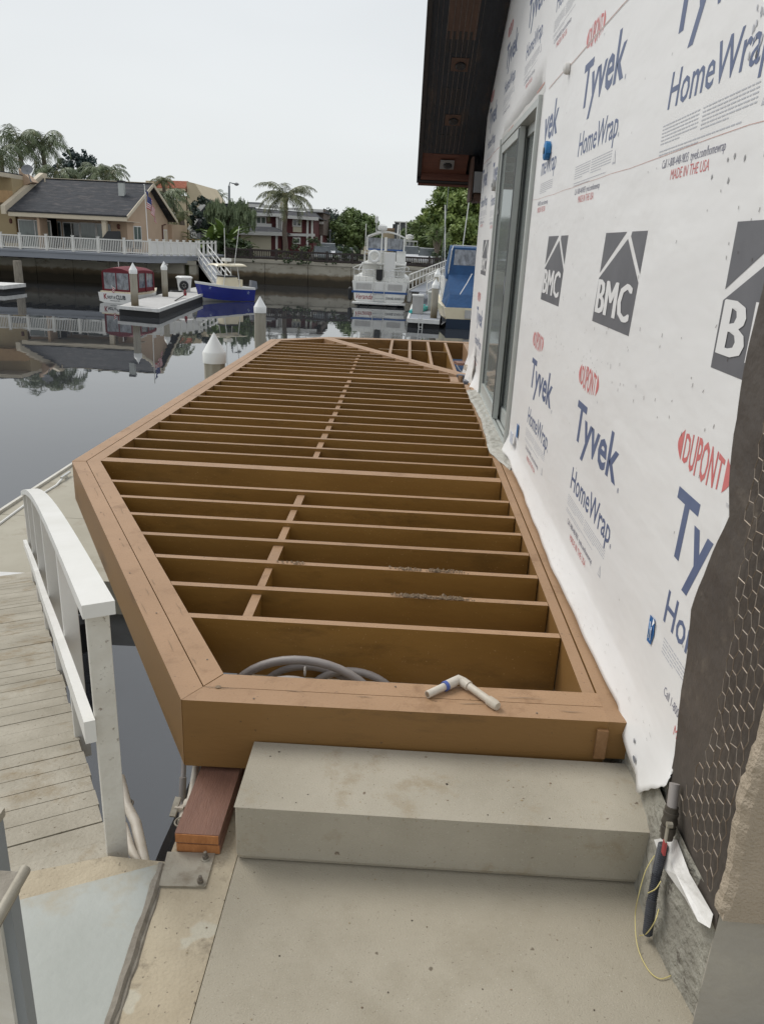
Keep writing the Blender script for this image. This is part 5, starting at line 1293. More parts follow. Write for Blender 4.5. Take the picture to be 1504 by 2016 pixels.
# ---------------- boats
def hull(m, L, B, zs, zb, top, mid, low, deckm, bowp=2.2, flare_=.8, chz=.12, stripe=None, keel=-.45, trans=.92, ns=18):
    rows = []; ks = [0, .0, .0]
    for i in range(ns + 1):
        t = i / ns; x = L * t
        b = B / 2 * (trans + (1 - trans) * min(t / .3, 1)) * (1 - max(0, (t - .4) / .6) ** bowp) + .03
        sz = zs + (zb - zs) * t ** 1.8; ck = chz + .35 * t ** 3; kk = keel * (1 - t ** 3)
        xo = .0
        lv = [(0, kk), (b * (flare_ - .1 * t ** 2), ck), (b * (flare_ + (1 - flare_) * .45), ck + (sz - ck) * .45), (b * .985, ck + (sz - ck) * .86), (b * 1.0, sz), (b * .88, sz + .02), (0, sz + .03)]
        bow = .09 * L * max(0, (t - .8) / .2) ** 2
        rows.append([(x + bow * (z - kk) / (sz - kk + .01) - (bow * .4), y, z) for y, z in lv])
    nl_ = len(rows[0]); mats = [low, mid, mid, top, deckm, deckm]
    for s_ in (1, -1):
        V = [(x, y * s_, z) for r in rows for (x, y, z) in r]
        for j in range(nl_ - 1):
            m.add(V, [(i * nl_ + j, (i + 1) * nl_ + j, (i + 1) * nl_ + j + 1, i * nl_ + j + 1) for i in range(ns)], mats[j])
    r0 = rows[0]; m.add([(r0[0][0], y, z) for (x, y, z) in r0] + [(r0[0][0], -y, z) for (x, y, z) in r0[::-1]], [tuple(range(2 * nl_))], mid)
# white trawler seen from astern
TY = 54.6; TX = (at(691, 590, TY).x + at(802, 590, TY).x) / 2
def tz(y): return at(747, y, TY).z
vb_ = empty('trawler', (TX, TY, ZW), 'large white cabin trawler seen from astern with enclosed fly bridge', 'boat')
W2 = (at(802, 590, TY).x - at(691, 590, TY).x) / 2
zt_top, zst0, zst1, zpl = tz(556), tz(578), tz(574), tz(596)
def vh(m):
    hull(m, 12, W2 * 2, zt_top - ZW, zt_top - ZW + .7, 'gel', 'gel', 'anti', 'gel', 2.4, .9, .35, keel=-.7, trans=.96)
    XF(m, (TX, TY, ZW), math.pi / 2)
one('hull', vh, parent=vb_, smooth=True)
def X_(px, py=560): return at(px, py, TY).x
one('stripe', lambda m: (m.box((TX - W2 * .985, TY - .03, zst0), (TX + W2 * .985, TY - .004, zst1), 'boot')), parent=vb_)
def swim(m): m.box((TX - W2 * .93, TY - .9, zpl - .06), (TX + W2 * .93, TY - .03, zpl + .04), 'gel'); m.box((TX - W2 * .86, TY - .02, ZW - .3), (TX + W2 * .86, TY - .005, tz(601)), 'anti'); [m.box((X_(p) - .03, TY - .8, tz(606)), (X_(p) + .03, TY - .03, zpl - .061), 'black') for p in (707, 727, 763, 783)]
one('swim_platform', swim, parent=vb_)
for a, b in ((701, 732), (764, 792)):
    one('transom_window', lambda m: m.box((X_(a), TY - .02, tz(571)), (X_(b), TY - .004, tz(559)), 'dock'), parent=vb_)
def vt_(m):
    y = TY - .035
    text(m, 'Veranda', (X_(698, 587), y, tz(590)), (1, 0, -.0), (0, 0, 1), 'boatred', .36, X_(732) - X_(698), .35, .0)
    text(m, 'CHANNEL ISLANDS CA', (X_(759, 590), y, tz(589)), (1, 0, 0), (0, 0, 1), 'boattext', .16, X_(796) - X_(759), 0, .01)
one('boat_name', vt_, parent=vb_)
def lad(m):
    for p in (735.5, 757): m.tube([(X_(p), TY - .12, tz(594)), (X_(p), TY - .12, tz(534)), (X_(p), TY + .3, tz(533))], .025, 'chrome', 6)
    for y in (580, 587, 594): m.bar((X_(735.5), TY - .12, tz(y)), (X_(757), TY - .12, tz(y)), .05, .025, 'lampm')
one('boarding_ladder', lad, parent=vb_)
one('stern_door', lambda m: m.box((X_(738), TY - .03, tz(571)), (X_(755), TY - .003, tz(557)), 'wtrim'), parent=vb_)
def vr(m):
    zt2 = tz(532)
    for (a, b) in ((696, 735), (758, 808)):
        m.tube([(X_(a), TY + .1, zt_top), (X_(a), TY + .1, zt2), (X_(b), TY + .1, zt2), (X_(b), TY + .1, zt_top)], .03, 'chrome', 6)
        m.tube([(X_(a), TY + .1, tz(543)), (X_(b), TY + .1, tz(543))], .02, 'chrome', 6)
    for a in (707, 720, 770, 782, 795): m.tube([(X_(a), TY + .1, zt_top), (X_(a), TY + .1, zt2)], .02, 'chrome', 6)
one('stern_rail', vr, parent=vb_)
one('side_rail', lambda m: (m.tube([(TX + W2 * .98, TY + .3, tz(530)), (TX + W2 * 1.0, TY + 4, tz(530)), (TX + W2 * .7, TY + 9, tz(522))], .03, 'chrome', 6), m.tube([(TX - W2 * .98, TY + .3, tz(530)), (TX - W2 * 1.0, TY + 4, tz(530)), (TX - W2 * .7, TY + 9, tz(522))], .03, 'chrome', 6)), parent=vb_)
def cab(m):
    m.box((X_(708), TY + 2.2, zt_top + .02), (X_(795), TY + 8.5, tz(523)), 'gel'); m.box((X_(694), TY + .6, zt_top + .02), (X_(806), TY + 2.1, tz(547)), 'gel')
    m.box((X_(709), TY + 1.0, tz(522)), (X_(797), TY + 8.2, tz(519)), 'gel')
    m.box((X_(753), TY + .9, tz(556)), (X_(776), TY + 1.2, tz(496)), 'gel'); m.box((X_(776.5), TY + 2.4, tz(520)), (X_(795), TY + 5, tz(494)), 'gel'); m.box((X_(717), TY + 3.5, tz(520)), (X_(752), TY + 6, tz(494)), 'gel')
one('cabin', cab, parent=vb_, bevel=.04)
one('cabin_door', lambda m: m.box((X_(755), TY + .86, tz(550)), (X_(774), TY + .895, tz(498)), 'wtrim'), parent=vb_)
def enc(m):
    N = 12; xa, xb = X_(716.5), X_(792)
    for k in range(N):
        t0, t1 = k / N, (k + 1) / N; h = lambda t: tz(467) + .34 * math.sin(math.pi * t)
        m.hexa([(xa + (xb - xa) * t0, TY + 2.2, h(t0)), (xa + (xb - xa) * t1, TY + 2.2, h(t1)), (xa + (xb - xa) * t1, TY + 6, h(t1)), (xa + (xb - xa) * t0, TY + 6, h(t0)), (xa + (xb - xa) * t0, TY + 2.2, h(t0) + .1), (xa + (xb - xa) * t1, TY + 2.2, h(t1) + .1), (xa + (xb - xa) * t1, TY + 6, h(t1) + .1), (xa + (xb - xa) * t0, TY + 6, h(t0) + .1)], 'gel')
one('bimini_top', enc, parent=vb_)
def ew(m):
    for a, b in ((718.5, 751), (757, 789)):
        m.box((X_(a), TY + 2.3, tz(490)), (X_(b), TY + 2.33, tz(468)), 'vinyl'); m.box((X_(a), TY + 2.3, tz(493.5)), (X_(b), TY + 2.33, tz(490.2)), 'boot')
one('clear_panel', ew, parent=vb_)
one('enclosure_frame', lambda m: [m.box((X_(a), TY + 2.22, tz(494)), (X_(b), TY + 2.4, tz(466)), 'gel') for a, b in ((715.5, 718), (751.5, 756.5), (789.5, 792.5))], parent=vb_)
one('mast', lambda m: (m.tube([(X_(747), TY + 1.2, tz(556)), (X_(747), TY + 1.2, tz(452))], .045, 'gel', 8), m.bar((X_(734), TY + 1.2, tz(455)), (X_(761), TY + 1.2, tz(455)), .08, .06, 'gel'), m.lathe([(.28, 0), (.34, .12), (.30, .30), (.1, .42)], (X_(747), TY + 1.2, tz(453)), 'gel', 14), m.lathe([(.02, 0), (.02, .5), (.10, .52), (.12, .9), (.05, .95)], (X_(735), TY + 1.2, tz(454)), 'gel', 10)), parent=vb_, smooth=True)
one('antenna', lambda m: (m.tube([(X_(713), TY + 2.5, tz(530)), (X_(712.5), TY + 2.5, tz(440))], .03, 'gel', 6), m.tube([(X_(776), TY + 4, tz(470)), (X_(776.5), TY + 4, tz(438))], .05, 'gel', 6)), parent=vb_)
def wl(m):
    m.tube([(X_(703), TY + .8, tz(535)), (X_(710), TY + .8, tz(521))], .05, 'gel', 6); m.tube([(X_(713), TY + 1.0, tz(521)), (X_(713), TY + 1.0, tz(498)), (X_(750), TY + 1.0, tz(498)), (X_(750), TY + 1.0, tz(521))], .03, 'chrome', 6)
    m.bar((X_(774), TY + .8, tz(528)), (X_(798), TY + .8, tz(524)), .3, .06, 'gel')
one('bridge_rail', wl, parent=vb_)
tag(one('life_ring', lambda m: m.torus((X_(734), TY + .85, tz(506)), .33, .115, 'gel', 'Y', 20, 8), smooth=True), 'white life ring hanging on the back rail of the trawler', 'life ring')
tag(one('covered_chair', lambda m: m.box((X_(739), TY + .3, tz(553)), (X_(752), TY + .8, tz(531)), 'rubber'), bevel=.12), 'black covered bundle standing on the trawler stern deck', 'bundle')
for sg in (-1, 1):
    tag(one('boat_fender', lambda m: m.lathe([(.05, -.5), (.16, -.42), (.16, .3), (.04, .4)], (TX + sg * (W2 + .1), TY + .6, ZW + .75), 'gel' if sg > 0 else 'rubber', 10), smooth=True), 'pale fender between the trawler and the finger dock' if sg > 0 else 'dark fender on the left side of the white trawler', 'fender')
# red canopy launch
kp = atz(227, 597, ZW); KY = math.radians(74)
kb = empty('launch', (kp.x, kp.y, ZW), 'small white launch with maroon canopy and clear side curtains', 'boat')
def klocal(fn, nm, smooth=False, bevel=0):
    mb = MB(); fn(mb); XF(mb, (kp.x, kp.y, ZW), KY, .745); return mb.build(nm, kb, bevel, smooth)
klocal(lambda m: hull(m, 5.6, 3.15, .78, .95, 'cream', 'gel', 'boot', 'cream', 2.0, .93, .12, keel=-.3, trans=.95), 'hull', True)
def kct(m):
    for yy in (-1.0, 1.0): pass
    N = 10; K = 8; V = []
    for i in range(N + 1):
        for j in range(K + 1):
            u, v = i / N, j / K * 2 - 1; V.append((.35 + 3.5 * u, 1.28 * v * (1 - .15 * u ** 2), 2.42 + .26 * (1 - v * v) + .12 * math.sin(math.pi * u)))
    V2_ = [(x, y, z - .04) for x, y, z in V]
    m.add(V, [(i * (K + 1) + j, (i + 1) * (K + 1) + j, (i + 1) * (K + 1) + j + 1, i * (K + 1) + j + 1) for i in range(N) for j in range(K)], 'maroon')
    m.add(V2_, [(i * (K + 1) + j, (i + 1) * (K + 1) + j, (i + 1) * (K + 1) + j + 1, i * (K + 1) + j + 1) for i in range(N) for j in range(K)], 'maroon')
    for j in (0, K):
        for i in range(N): a, b = V[i * (K + 1) + j], V[(i + 1) * (K + 1) + j]; m.quad(a, b, (b[0], b[1], b[2] - .22), (a[0], a[1], a[2] - .22), 'maroon')
    for i in (0, N):
        for j in range(K): a, b = V[i * (K + 1) + j], V[i * (K + 1) + j + 1]; m.quad(a, b, (b[0], b[1], 2.26), (a[0], a[1], 2.26), 'maroon')
klocal(kct, 'canopy', True)
def kside(m):
    for s_ in (-1, 1):
        for x in (.36, 1.5, 2.6, 3.8): yy = s_ * 1.27 * (1 - .15 * ((x - .35) / 3.9) ** 2); m.box((x - .07, yy - .02, .85), (x + .07, yy + .02, 2.35), 'maroon')
        m.hexa([(.35, s_ * 1.25 - .01, .85), (3.85, s_ * 1.08 - .01, .9), (3.85, s_ * 1.08 + .01, .9), (.35, s_ * 1.25 + .01, .85), (.35, s_ * 1.25 - .01, 1.15), (3.85, s_ * 1.08 - .01, 1.2), (3.85, s_ * 1.08 + .01, 1.2), (.35, s_ * 1.25 + .01, 1.15)], 'maroon')
    for y in (-1.2, 0, 1.2): m.box((.33, y - .05, .85), (.37, y + .05, 2.3), 'maroon')
    m.box((.33, -1.2, .85), (.37, 1.2, 1.05), 'maroon')
klocal(kside, 'canopy_frame')
def kwin(m):
    for s_ in (-1, 1): m.hexa([(.4, s_ * 1.24 - .005, 1.15), (3.8, s_ * 1.07 - .005, 1.2), (3.8, s_ * 1.07 + .005, 1.2), (.4, s_ * 1.24 + .005, 1.15), (.4, s_ * 1.24 - .005, 2.3), (3.8, s_ * 1.07 - .005, 2.35), (3.8, s_ * 1.07 + .005, 2.35), (.4, s_ * 1.24 + .005, 2.3)], 'vinyl')
    m.box((.345, -1.2, 1.05), (.355, 1.2, 2.3), 'vinyl'); m.box((3.75, -1.0, 1.05), (3.76, 1.0, 2.3), 'vinyl')
klocal(kwin, 'clear_curtain')
def kname(m):
    # transom lettering, on the stern face (local x = 0, reading along -y)
    text(m, 'K', (-.03, .98, .30), (0, -1, 0), (0, 0, 1), 'boatred', .42, .30, 0, .02)
    text(m, 'NOT A', (-.03, .64, .33), (0, -1, 0), (0, 0, 1), 'boattext', .24, .72, 0, .02)
    text(m, 'CLUB', (-.03, -.14, .32), (0, -1, 0), (0, 0, 1), 'boattext', .32, .90, 0, .025)
    text(m, 'MANDALAY BAY', (-.03, .42, .14), (0, -1, 0), (0, 0, 1), 'boattext', .10, .95)
klocal(kname, 'boat_name')
klocal(lambda m: m.box((.02, -1.3, .80), (.5, 1.3, .9), 'cream'), 'stern_seat')
klocal(lambda m: m.tube([(1.2, .3, 2.6), (1.2, .3, 3.15)], .03, 'chrome', 6), 'light_pole')
fl2 = MB(); fl2.tube([(.1, .15, .85), (-.1, .12, 1.35)], .02, 'white', 5)
for i in range(6): fl2.quad((-.05 - .01 * i, .1, 1.30 - i * .07), (-.05, -.12 + .02 * i, 1.18 - i * .07), (-.05, -.12 + .02 * i, 1.11 - i * .07), (-.06 - .01 * i, .1, 1.23 - i * .07), 'flagred' if i % 2 else 'flagwhite')
XF(fl2, (kp.x, kp.y, ZW), KY, .745); tag(fl2.build('boat_flag'), 'small striped flag on the stern of the maroon canopy launch', 'flag')
# blue centre console boat
bs_ = Vector((-10.75, 53.8, ZW)); BYaw = math.atan2(-2.9, -3.3); BL = 5.0
bbt = empty('fishing_boat', tuple(bs_), 'dark blue centre console fishing boat with white hard top and two outriggers', 'boat')
def bl(fn, nm, smooth=False, bevel=0):
    mb = MB(); fn(mb); XF(mb, bs_, BYaw, .76); return mb.build(nm, bbt, bevel, smooth)
bl(lambda m: hull(m, BL, 2.35, 1.15, 1.62, 'gel', 'navy', 'gel', 'gel', 2.0, .82, .03, keel=-.3, trans=.95), 'hull', True)
bl(lambda m: (m.hexa([(1.3, -.75, 1.0), (3.0, -.65, 1.0), (3.0, .65, 1.0), (1.3, .75, 1.0), (1.5, -.65, 2.0), (2.8, -.55, 2.0), (2.8, .55, 2.0), (1.5, .65, 2.0)], 'cream'), m.box((.9, -.5, 1.0), (1.25, .5, 1.8), 'cream')), 'console', bevel=.04)
bl(lambda m: m.box((1.55, -.66, 2.0), (2.85, .66, 2.1), 'black'), 'windscreen_base')
def ttop(m):
    N = 10
    for k in range(N):
        t0, t1 = k / N * 2 - 1, (k + 1) / N * 2 - 1; h = lambda t: 3.02 - .10 * t * t
        m.hexa([(.75, 1.0 * t0, h(t0)), (3.6, 1.0 * t0 * .9, h(t0) - .02), (3.6, 1.0 * t1 * .9, h(t1) - .02), (.75, 1.0 * t1, h(t1)), (.85, 1.0 * t0 * .97, h(t0) + .1), (3.45, .9 * t0 * .97, h(t0) + .08), (3.45, .9 * t1 * .97, h(t1) + .08), (.85, 1.0 * t1 * .97, h(t1) + .1)], 'cream')
bl(ttop, 'hard_top')
bl(lambda m: [m.tube([(x0, s_ * .68, 1.2), (x1, s_ * .60, 2.95)], .035, 'gel', 6) for s_ in (-1, 1) for x0, x1 in ((1.3, 1.5), (2.9, 2.6))], 'top_frame')
bl(lambda m: (m.tube([(1.9, -.8, 2.9), (1.85, -.9, 6.0)], .028, 'gel', 6), m.tube([(1.9, .8, 2.9), (1.6, 1.25, 6.2)], .028, 'gel', 6)), 'outrigger')
bl(lambda m: (m.lathe([(.06, 0), (.06, .2)], (2.2, 0, 3.08), 'gel', 8), m.box((1.9, -.36, 3.28), (2.5, .36, 3.55), 'gel')), 'radar', bevel=.06)
bl(lambda m: (m.hexa([(-.75, -.3, .95), (-.1, -.3, .95), (-.1, .3, .95), (-.75, .3, .95), (-.7, -.25, 1.65), (-.15, -.25, 1.75), (-.15, .25, 1.75), (-.7, .25, 1.65)], 'greycover'), m.box((-.5, -.1, -.3), (-.2, .1, .94), 'greycover')), 'outboard_motor', bevel=.1)
def emb(m):
    for (x, z, s_) in ((4.25, 1.15, .14), (.75, .75, .16)):
        for sd in (1,):
            yb = 1.12 if x < 3 else .80
            for k in range(5):
                a = k * 2 * math.pi / 5 + .4; m.add([(x, yb + .02, z), (x + s_ * math.cos(a), yb + .03, z + s_ * math.sin(a) * 1.2), (x + s_ * .6 * math.cos(a + .5), yb + .03, z + s_ * .6 * math.sin(a + .5))], [(0, 1, 2)], 'lightmark')
bl(emb, 'hull_emblem')
# blue canvas cruiser on the right
cp_ = atz(903, 648, ZW); RX = cp_.x + .55; RY = 41.6
rb = empty('cabin_cruiser', (RX, RY, ZW), 'cream cabin cruiser with blue canvas cover, partly behind the wrapped wall', 'boat')
def rl_(fn, nm, smooth=False, bevel=0):
    mb = MB(); fn(mb); XF(mb, (RX, RY, ZW), math.radians(92)); return mb.build(nm, rb, bevel, smooth)
rl_(lambda m: hull(m, 9.5, 3.0, 1.05, 1.75, 'cream', 'cream', 'anti', 'cream', 2.3, .9, .45, keel=-.5, trans=.9), 'hull', True)
rl_(lambda m: m.box((-.03, -1.25, -.3), (-.005, 1.25, .50), 'anti'), 'transom_band')
rl_(lambda m: m.box((-.06, -.45, .55), (-.006, .3, .98), 'dock'), 'transom_door')
rl_(lambda m: (m.hexa([(.05, -1.32, 1.06), (2.6, -1.35, 1.15), (2.6, 1.35, 1.15), (.05, 1.32, 1.06), (.7, -1.1, 1.7), (2.6, -1.1, 2.85), (2.6, 1.1, 2.85), (.7, 1.1, 1.7)], 'bluecan'), m.hexa([(2.2, -1.25, 2.4), (4.6, -1.2, 2.5), (4.6, 1.2, 2.5), (2.2, 1.25, 2.4), (2.7, -1.0, 4.05), (4.4, -.95, 4.15), (4.4, .95, 4.15), (2.7, 1.0, 4.05)], 'bluecan')), 'canvas_cover', bevel=.05)
rl_(lambda m: m.hexa([(2.42, -.85, 3.15), (2.5, -.85, 3.15), (2.5, .85, 3.15), (2.42, .85, 3.15), (2.62, -.8, 3.95), (2.7, -.8, 3.95), (2.7, .8, 3.95), (2.62, .8, 3.95)], 'vinyl'), 'clear_panel')
rl_(lambda m: m.box((2.65, -1.3, 1.16), (7.0, 1.3, 2.45), 'gel'), 'cabin', bevel=.15)
rl_(lambda m: (m.tube([(2.3, 1.15, 2.3), (2.35, 1.0, 3.9), (2.7, .9, 4.15), (2.7, -.9, 4.15), (2.35, -1.0, 3.9)], .035, 'chrome', 6), m.tube([(2.6, 1.35, 1.2), (5, 1.4, 2.1), (8.6, .6, 2.4)], .03, 'chrome', 6)), 'frame_tube')
rl_(lambda m: (m.tube([(3.0, 1.2, 2.0), (3.4, 1.45, 6.2)], .03, 'gel', 6), m.tube([(3.2, .35, 4.1), (3.5, .05, 8.2)], .025, 'gel', 6), m.tube([(2.9, 1.5, 1.6), (3.3, 1.3, 8.6)], .014, 'lampm', 5)), 'antenna')
rl_(lambda m: m.box((3.0, 1.42, 1.75), (3.3, 1.7, 2.05), 'gel'), 'side_lamp', bevel=.05)
rl_(lambda m: m.tube([(.2, .6, 1.75), (.9, .2, 2.3), (1.6, -.1, 2.75)], .025, 'flagwhite', 5), 'canvas_rope')
# white boat behind the fence (on the far street) --------------------------------
# ---------------- fence on the far sea wall
fn_ = empty('seawall_fence', (-5, 74.3, -.36), 'dark brown picket fence running along the top of the far sea wall', 'fence')
FT = at(600, 495, 74.3).z
xs = [-17 + 2.35 * i for i in range(18)]
for x in xs: one('fence_post', lambda m: (m.box((x - .1, 74.2, -.36), (x + .1, 74.4, FT + .10), 'fence')), parent=fn_)
for a, b in zip(xs, xs[1:]):
    def fp_(m):
        m.box((a + .101, 74.24, FT - .16), (b - .101, 74.36, FT), 'fence'); m.box((a + .101, 74.26, -.30), (b - .101, 74.34, -.12), 'fence')
        n = 13
        for i in range(n): xx = a + .101 + (b - a - .2) * (i + .5) / n; m.box((xx - .04, 74.28, -.119), (xx + .04, 74.32, FT - .161), 'fence')
    one('fence_panel', fp_, parent=fn_)
# ---------------- other houses
def gz(m): pass
hB = empty('apartment_block', (-52, 112, GZ), 'cream three storey block with red tile mansard behind the tan house', 'building')
YB = 108
def wB(m):
    bpx(m, 292, 368, 384, 470, YB, 12, 'creamw', base=GZ)
    bpx(m, 288, 309, 356, 384, YB + 2, 10, 'creamw', base=GZ)
    P = [at(*p, YB - .02) for p in ((368, 357), (384, 361), (408, 399), (385, 425), (373, 450))]
    P += [Vector((P[-1].x, YB - .02, GZ)), Vector((P[0].x, YB - .02, GZ))]
    m.extr(P, (0, 12, 0), 'creamw')
one('wall', wB, parent=hB)
def rB(m):
    P = [at(*p, YB) for p in ((302, 371), (368, 372), (368, 357), (309, 355))]
    m.hexa([P[0] + Vector((0, -.5, 0)), P[1] + Vector((0, -.5, 0)), P[1] + Vector((0, 8, 0)), P[0] + Vector((0, 8, 0)), P[3] + Vector((0, .8, 0)), P[2] + Vector((0, .8, 0)), P[2] + Vector((0, 8, 0)), P[3] + Vector((0, 8, 0))], 'tile')
    for k in range(26):
        a = P[0].lerp(P[1], (k + .5) / 26) + Vector((0, -.5, 0)); b = P[3].lerp(P[2], (k + .5) / 26) + Vector((0, .8, 0)); m.tube([a, b], .12, 'tile', 5)
    m.bar(P[0] + Vector((0, -.55, -.15)), P[1] + Vector((0, -.55, -.15)), .2, .3, 'creamw')
one('roof', rB, parent=hB)
for (a, b, c, d, nv) in ((331, 346, 393, 377, 1), (351, 357, 396, 377, 0), (333, 347, 434, 418, 1), (352, 357, 436, 418, 0)):
    win(hB, at(a, c, YB).x, at(b, c, YB).x, at(a, c, YB).z, at(a, d, YB).z, YB, nv, 'glassd', w_=.12)
hC = empty('house', (-38, 104, GZ), 'grey roofed house with white barge boards half hidden behind trees', 'house')
YC = 102
one('wall', lambda m: (bpx(m, 375, 395, 452, 480, YC, 8, 'greysid', base=GZ), bpx(m, 388, 470, 420, 480, YC + 1, 9, 'greysid', base=GZ)), parent=hC)
def rC(m):
    a, b, c, d = [at(*p, YC + 1) for p in ((386, 419), (404, 400), (486, 401), (486, 424))]
    m.extr([a, b, c, d], (0, 6, 0), 'shingle'); e, f_, g = [at(*p, YC) for p in ((373, 452), (387, 431), (402, 452))]; m.extr([e, f_, g], (0, 6, 0), 'shingle')
one('roof', rC, parent=hC)
def bC(m):
    for p, q in (((386, 420), (404, 399.5)), ((373, 453), (387, 431))): m.bar(at(*p, YC - .1), at(*q, YC - .1), .3, .5, 'wtrim')
one('barge_board', bC, parent=hC)
win(hC, at(378, 470, YC).x, at(388, 470, YC).x, at(380, 468, YC).z, at(380, 457, YC).z, YC, 1, w_=.12)
tag(one('garden_wall', lambda m: bpx(m, 354, 395, 470, 480, 84, .3, 'woodf', base=GZ)), 'orange tan board fence between the tan house and the broad leaved plants', 'fence')
hD = empty('house', (-22, 97, GZ), 'dark red two storey house with cream garage door behind the fence', 'house')
YD = 97
def wD(m):
    bpx(m, 487, 548, 421, 490, YD, 10, 'redsid', base=GZ); bpx(m, 548, 618, 425, 490, YD - .6, 10.6, 'redsid', base=GZ)
    bpx(m, 612, 637, 412, 462, YD + 5, 8, 'shake', base=at(620, 462, YD + 5).z); bpx(m, 614, 635, 462, 492, YD + 6, 6, 'redsid', base=GZ)
    bpx(m, 470, 546, 459, 490, YD - 4, 3.9, 'redsid', base=GZ)
one('wall', wD, parent=hD)
def rfD(m):
    def slope(p, Y, up, mt='shingle'):
        a, b, c, d = [at(*q, Y) for q in p]; m.hexa([a, b, b + Vector((0, up, 0)), a + Vector((0, up, 0)), d + Vector((0, up * .5, 0)), c + Vector((0, up * .5, 0)), c + Vector((0, up, 0)), d + Vector((0, up, 0))], mt)
    slope(((484, 421), (560, 424), (548, 411), (487, 406)), YD - .8, 10); slope(((550, 424), (627, 430), (612, 416), (556, 411)), YD - 1.4, 10)
    slope(((464, 457), (563, 460), (530, 446), (464, 444)), YD - 4.6, 4.5); slope(((600, 417), (638, 419), (636, 413), (600, 411)), YD + 4, 8)
one('roof', rfD, parent=hD)
def tD(m):
    for (p, q, Y, h) in (((486, 421), (560, 424), YD - .95, .35), ((550, 426), (627, 431), YD - 1.5, .35), ((464, 458), (565, 461), YD - 4.7, .4), ((487, 404), (548, 408), YD + 2, .35), ((548, 410), (636, 415), YD + 3, .3), ((464, 443), (535, 445), YD - .3, .5), ((613, 438), (637, 439), YD + 4.8, .3), ((560, 462), (620, 463), YD - .7, .3)): m.bar(at(*p, Y), at(*q, Y), .2, h, 'wtrim')
    for (px, yt, yb, Y) in ((546, 424, 455, YD - .75), (556, 424, 455, YD - .75), (606, 430, 492, YD - .75), (615, 431, 470, YD - .75), (545, 461, 491, YD - 4.1), (616, 464, 492, YD + 4.7), (633, 464, 492, YD + 4.7)):
        a, b = at(px, yt, Y), at(px, yb, Y); m.box((a.x - .12, Y - .1, b.z), (a.x + .12, Y + .05, a.z), 'wtrim')
    bpx(m, 487, 512, 398, 406, YD + 4, 3, 'greysid')
one('trim', tD, parent=hD)
for (a, b, c, d, Y, nv) in ((504, 525, 441, 425, YD, 1), (576, 594, 446, 430, YD - .6, 1), (549, 553, 452, 428, YD - .6, 0), (577, 592, 480, 467, YD - .6, 0), (618, 624, 478, 466, YD + 6, 0)):
    win(hD, at(a, c, Y).x, at(b, c, Y).x, at(a, c, Y).z, at(a, d, Y).z, Y - .01, nv, 'curtain' if Y == YD else 'glassd', w_=.14)
one('garage_door', lambda m: bpx(m, 474, 534, 463, 491, YD - 4.08, .06, 'garage', base=GZ), parent=hD)
one('balcony_panel', lambda m: bpx(m, 577, 594, 447, 457, YD - .7, .08, 'garage'), parent=hD)
one('front_door', lambda m: (bpx(m, 551, 557, 472, 492, YD - .66, .05, 'rubber', base=GZ)), parent=hD)
def mural(m):
    bpx(m, 776, 833, 438, 500, 128, 10, 'greycover', base=GZ); bpx(m, 776, 833, 436, 438.5, 127.8, 10.4, 'shake')
bl_ = empty('warehouse', (2, 128, GZ), 'dark grey windowless block between the trawler and the big tree', 'building')
M['slate'] = pm('slate_wall', (.10, .105, .11), (.08, .085, .09), 1, .9)
one('wall', lambda m: bpx(m, 776, 833, 438, 500, 128, 10, 'slate', base=GZ), parent=bl_)
one('roof_edge', lambda m: bpx(m, 776, 833, 436.8, 438.6, 127.8, 10.4, 'wtrim'), parent=bl_)
for p in (787, 799): tag(one('sail_mast', lambda m: m.tube([at(p, 500, 100) , at(p + .3, 436 , 100)], .09, 'gel', 6)), ('left' if p == 787 else 'right') + ' one of two white masts in front of the dark grey block', 'mast', 'masts beyond the fence')
bl2 = empty('low_house', (-3, 135, GZ), 'pinkish low flat roofed building behind the fly bridge of the trawler', 'building')
one('wall', lambda m: bpx(m, 745, 777, 452, 500, 135, 8, 'creamw', base=GZ), parent=bl2); one('roof', lambda m: bpx(m, 743, 777, 448.5, 452, 134.6, 9, 'tan', base=None), parent=bl2)
one('chimney', lambda m: bpx(m, 773, 777, 441, 449, 135, 1, 'slate'), parent=bl2)
bl3 = empty('house', (13, 118, GZ), 'small white house under the big tree behind the parked cars', 'house')
one('wall', lambda m: bpx(m, 822, 886, 482, 505, 118, 8, 'wtrim', base=GZ), parent=bl3); one('roof', lambda m: (bpx(m, 820, 888, 478, 482, 117.4, 9, 'shake'), bpx(m, 862, 884, 476, 478, 116.8, 6, 'wtrim')), parent=bl3)
for a, b in ((828, 836), (868, 878)): win(bl3, at(a, 492, 118).x, at(b, 492, 118).x, at(a, 496, 118).z, at(a, 485, 118).z, 118, 1, w_=.1)
def gh(m): bpx(m, 716, 742, 470, 500, 128, 6, 'creamw', base=GZ); bpx(m, 714, 744, 467, 470.5, 127.5, 7, 'tan')
bl4 = empty('low_house', (-6, 128, GZ), 'cream low house seen below the round topped tree', 'building'); one('wall', gh, parent=bl4)
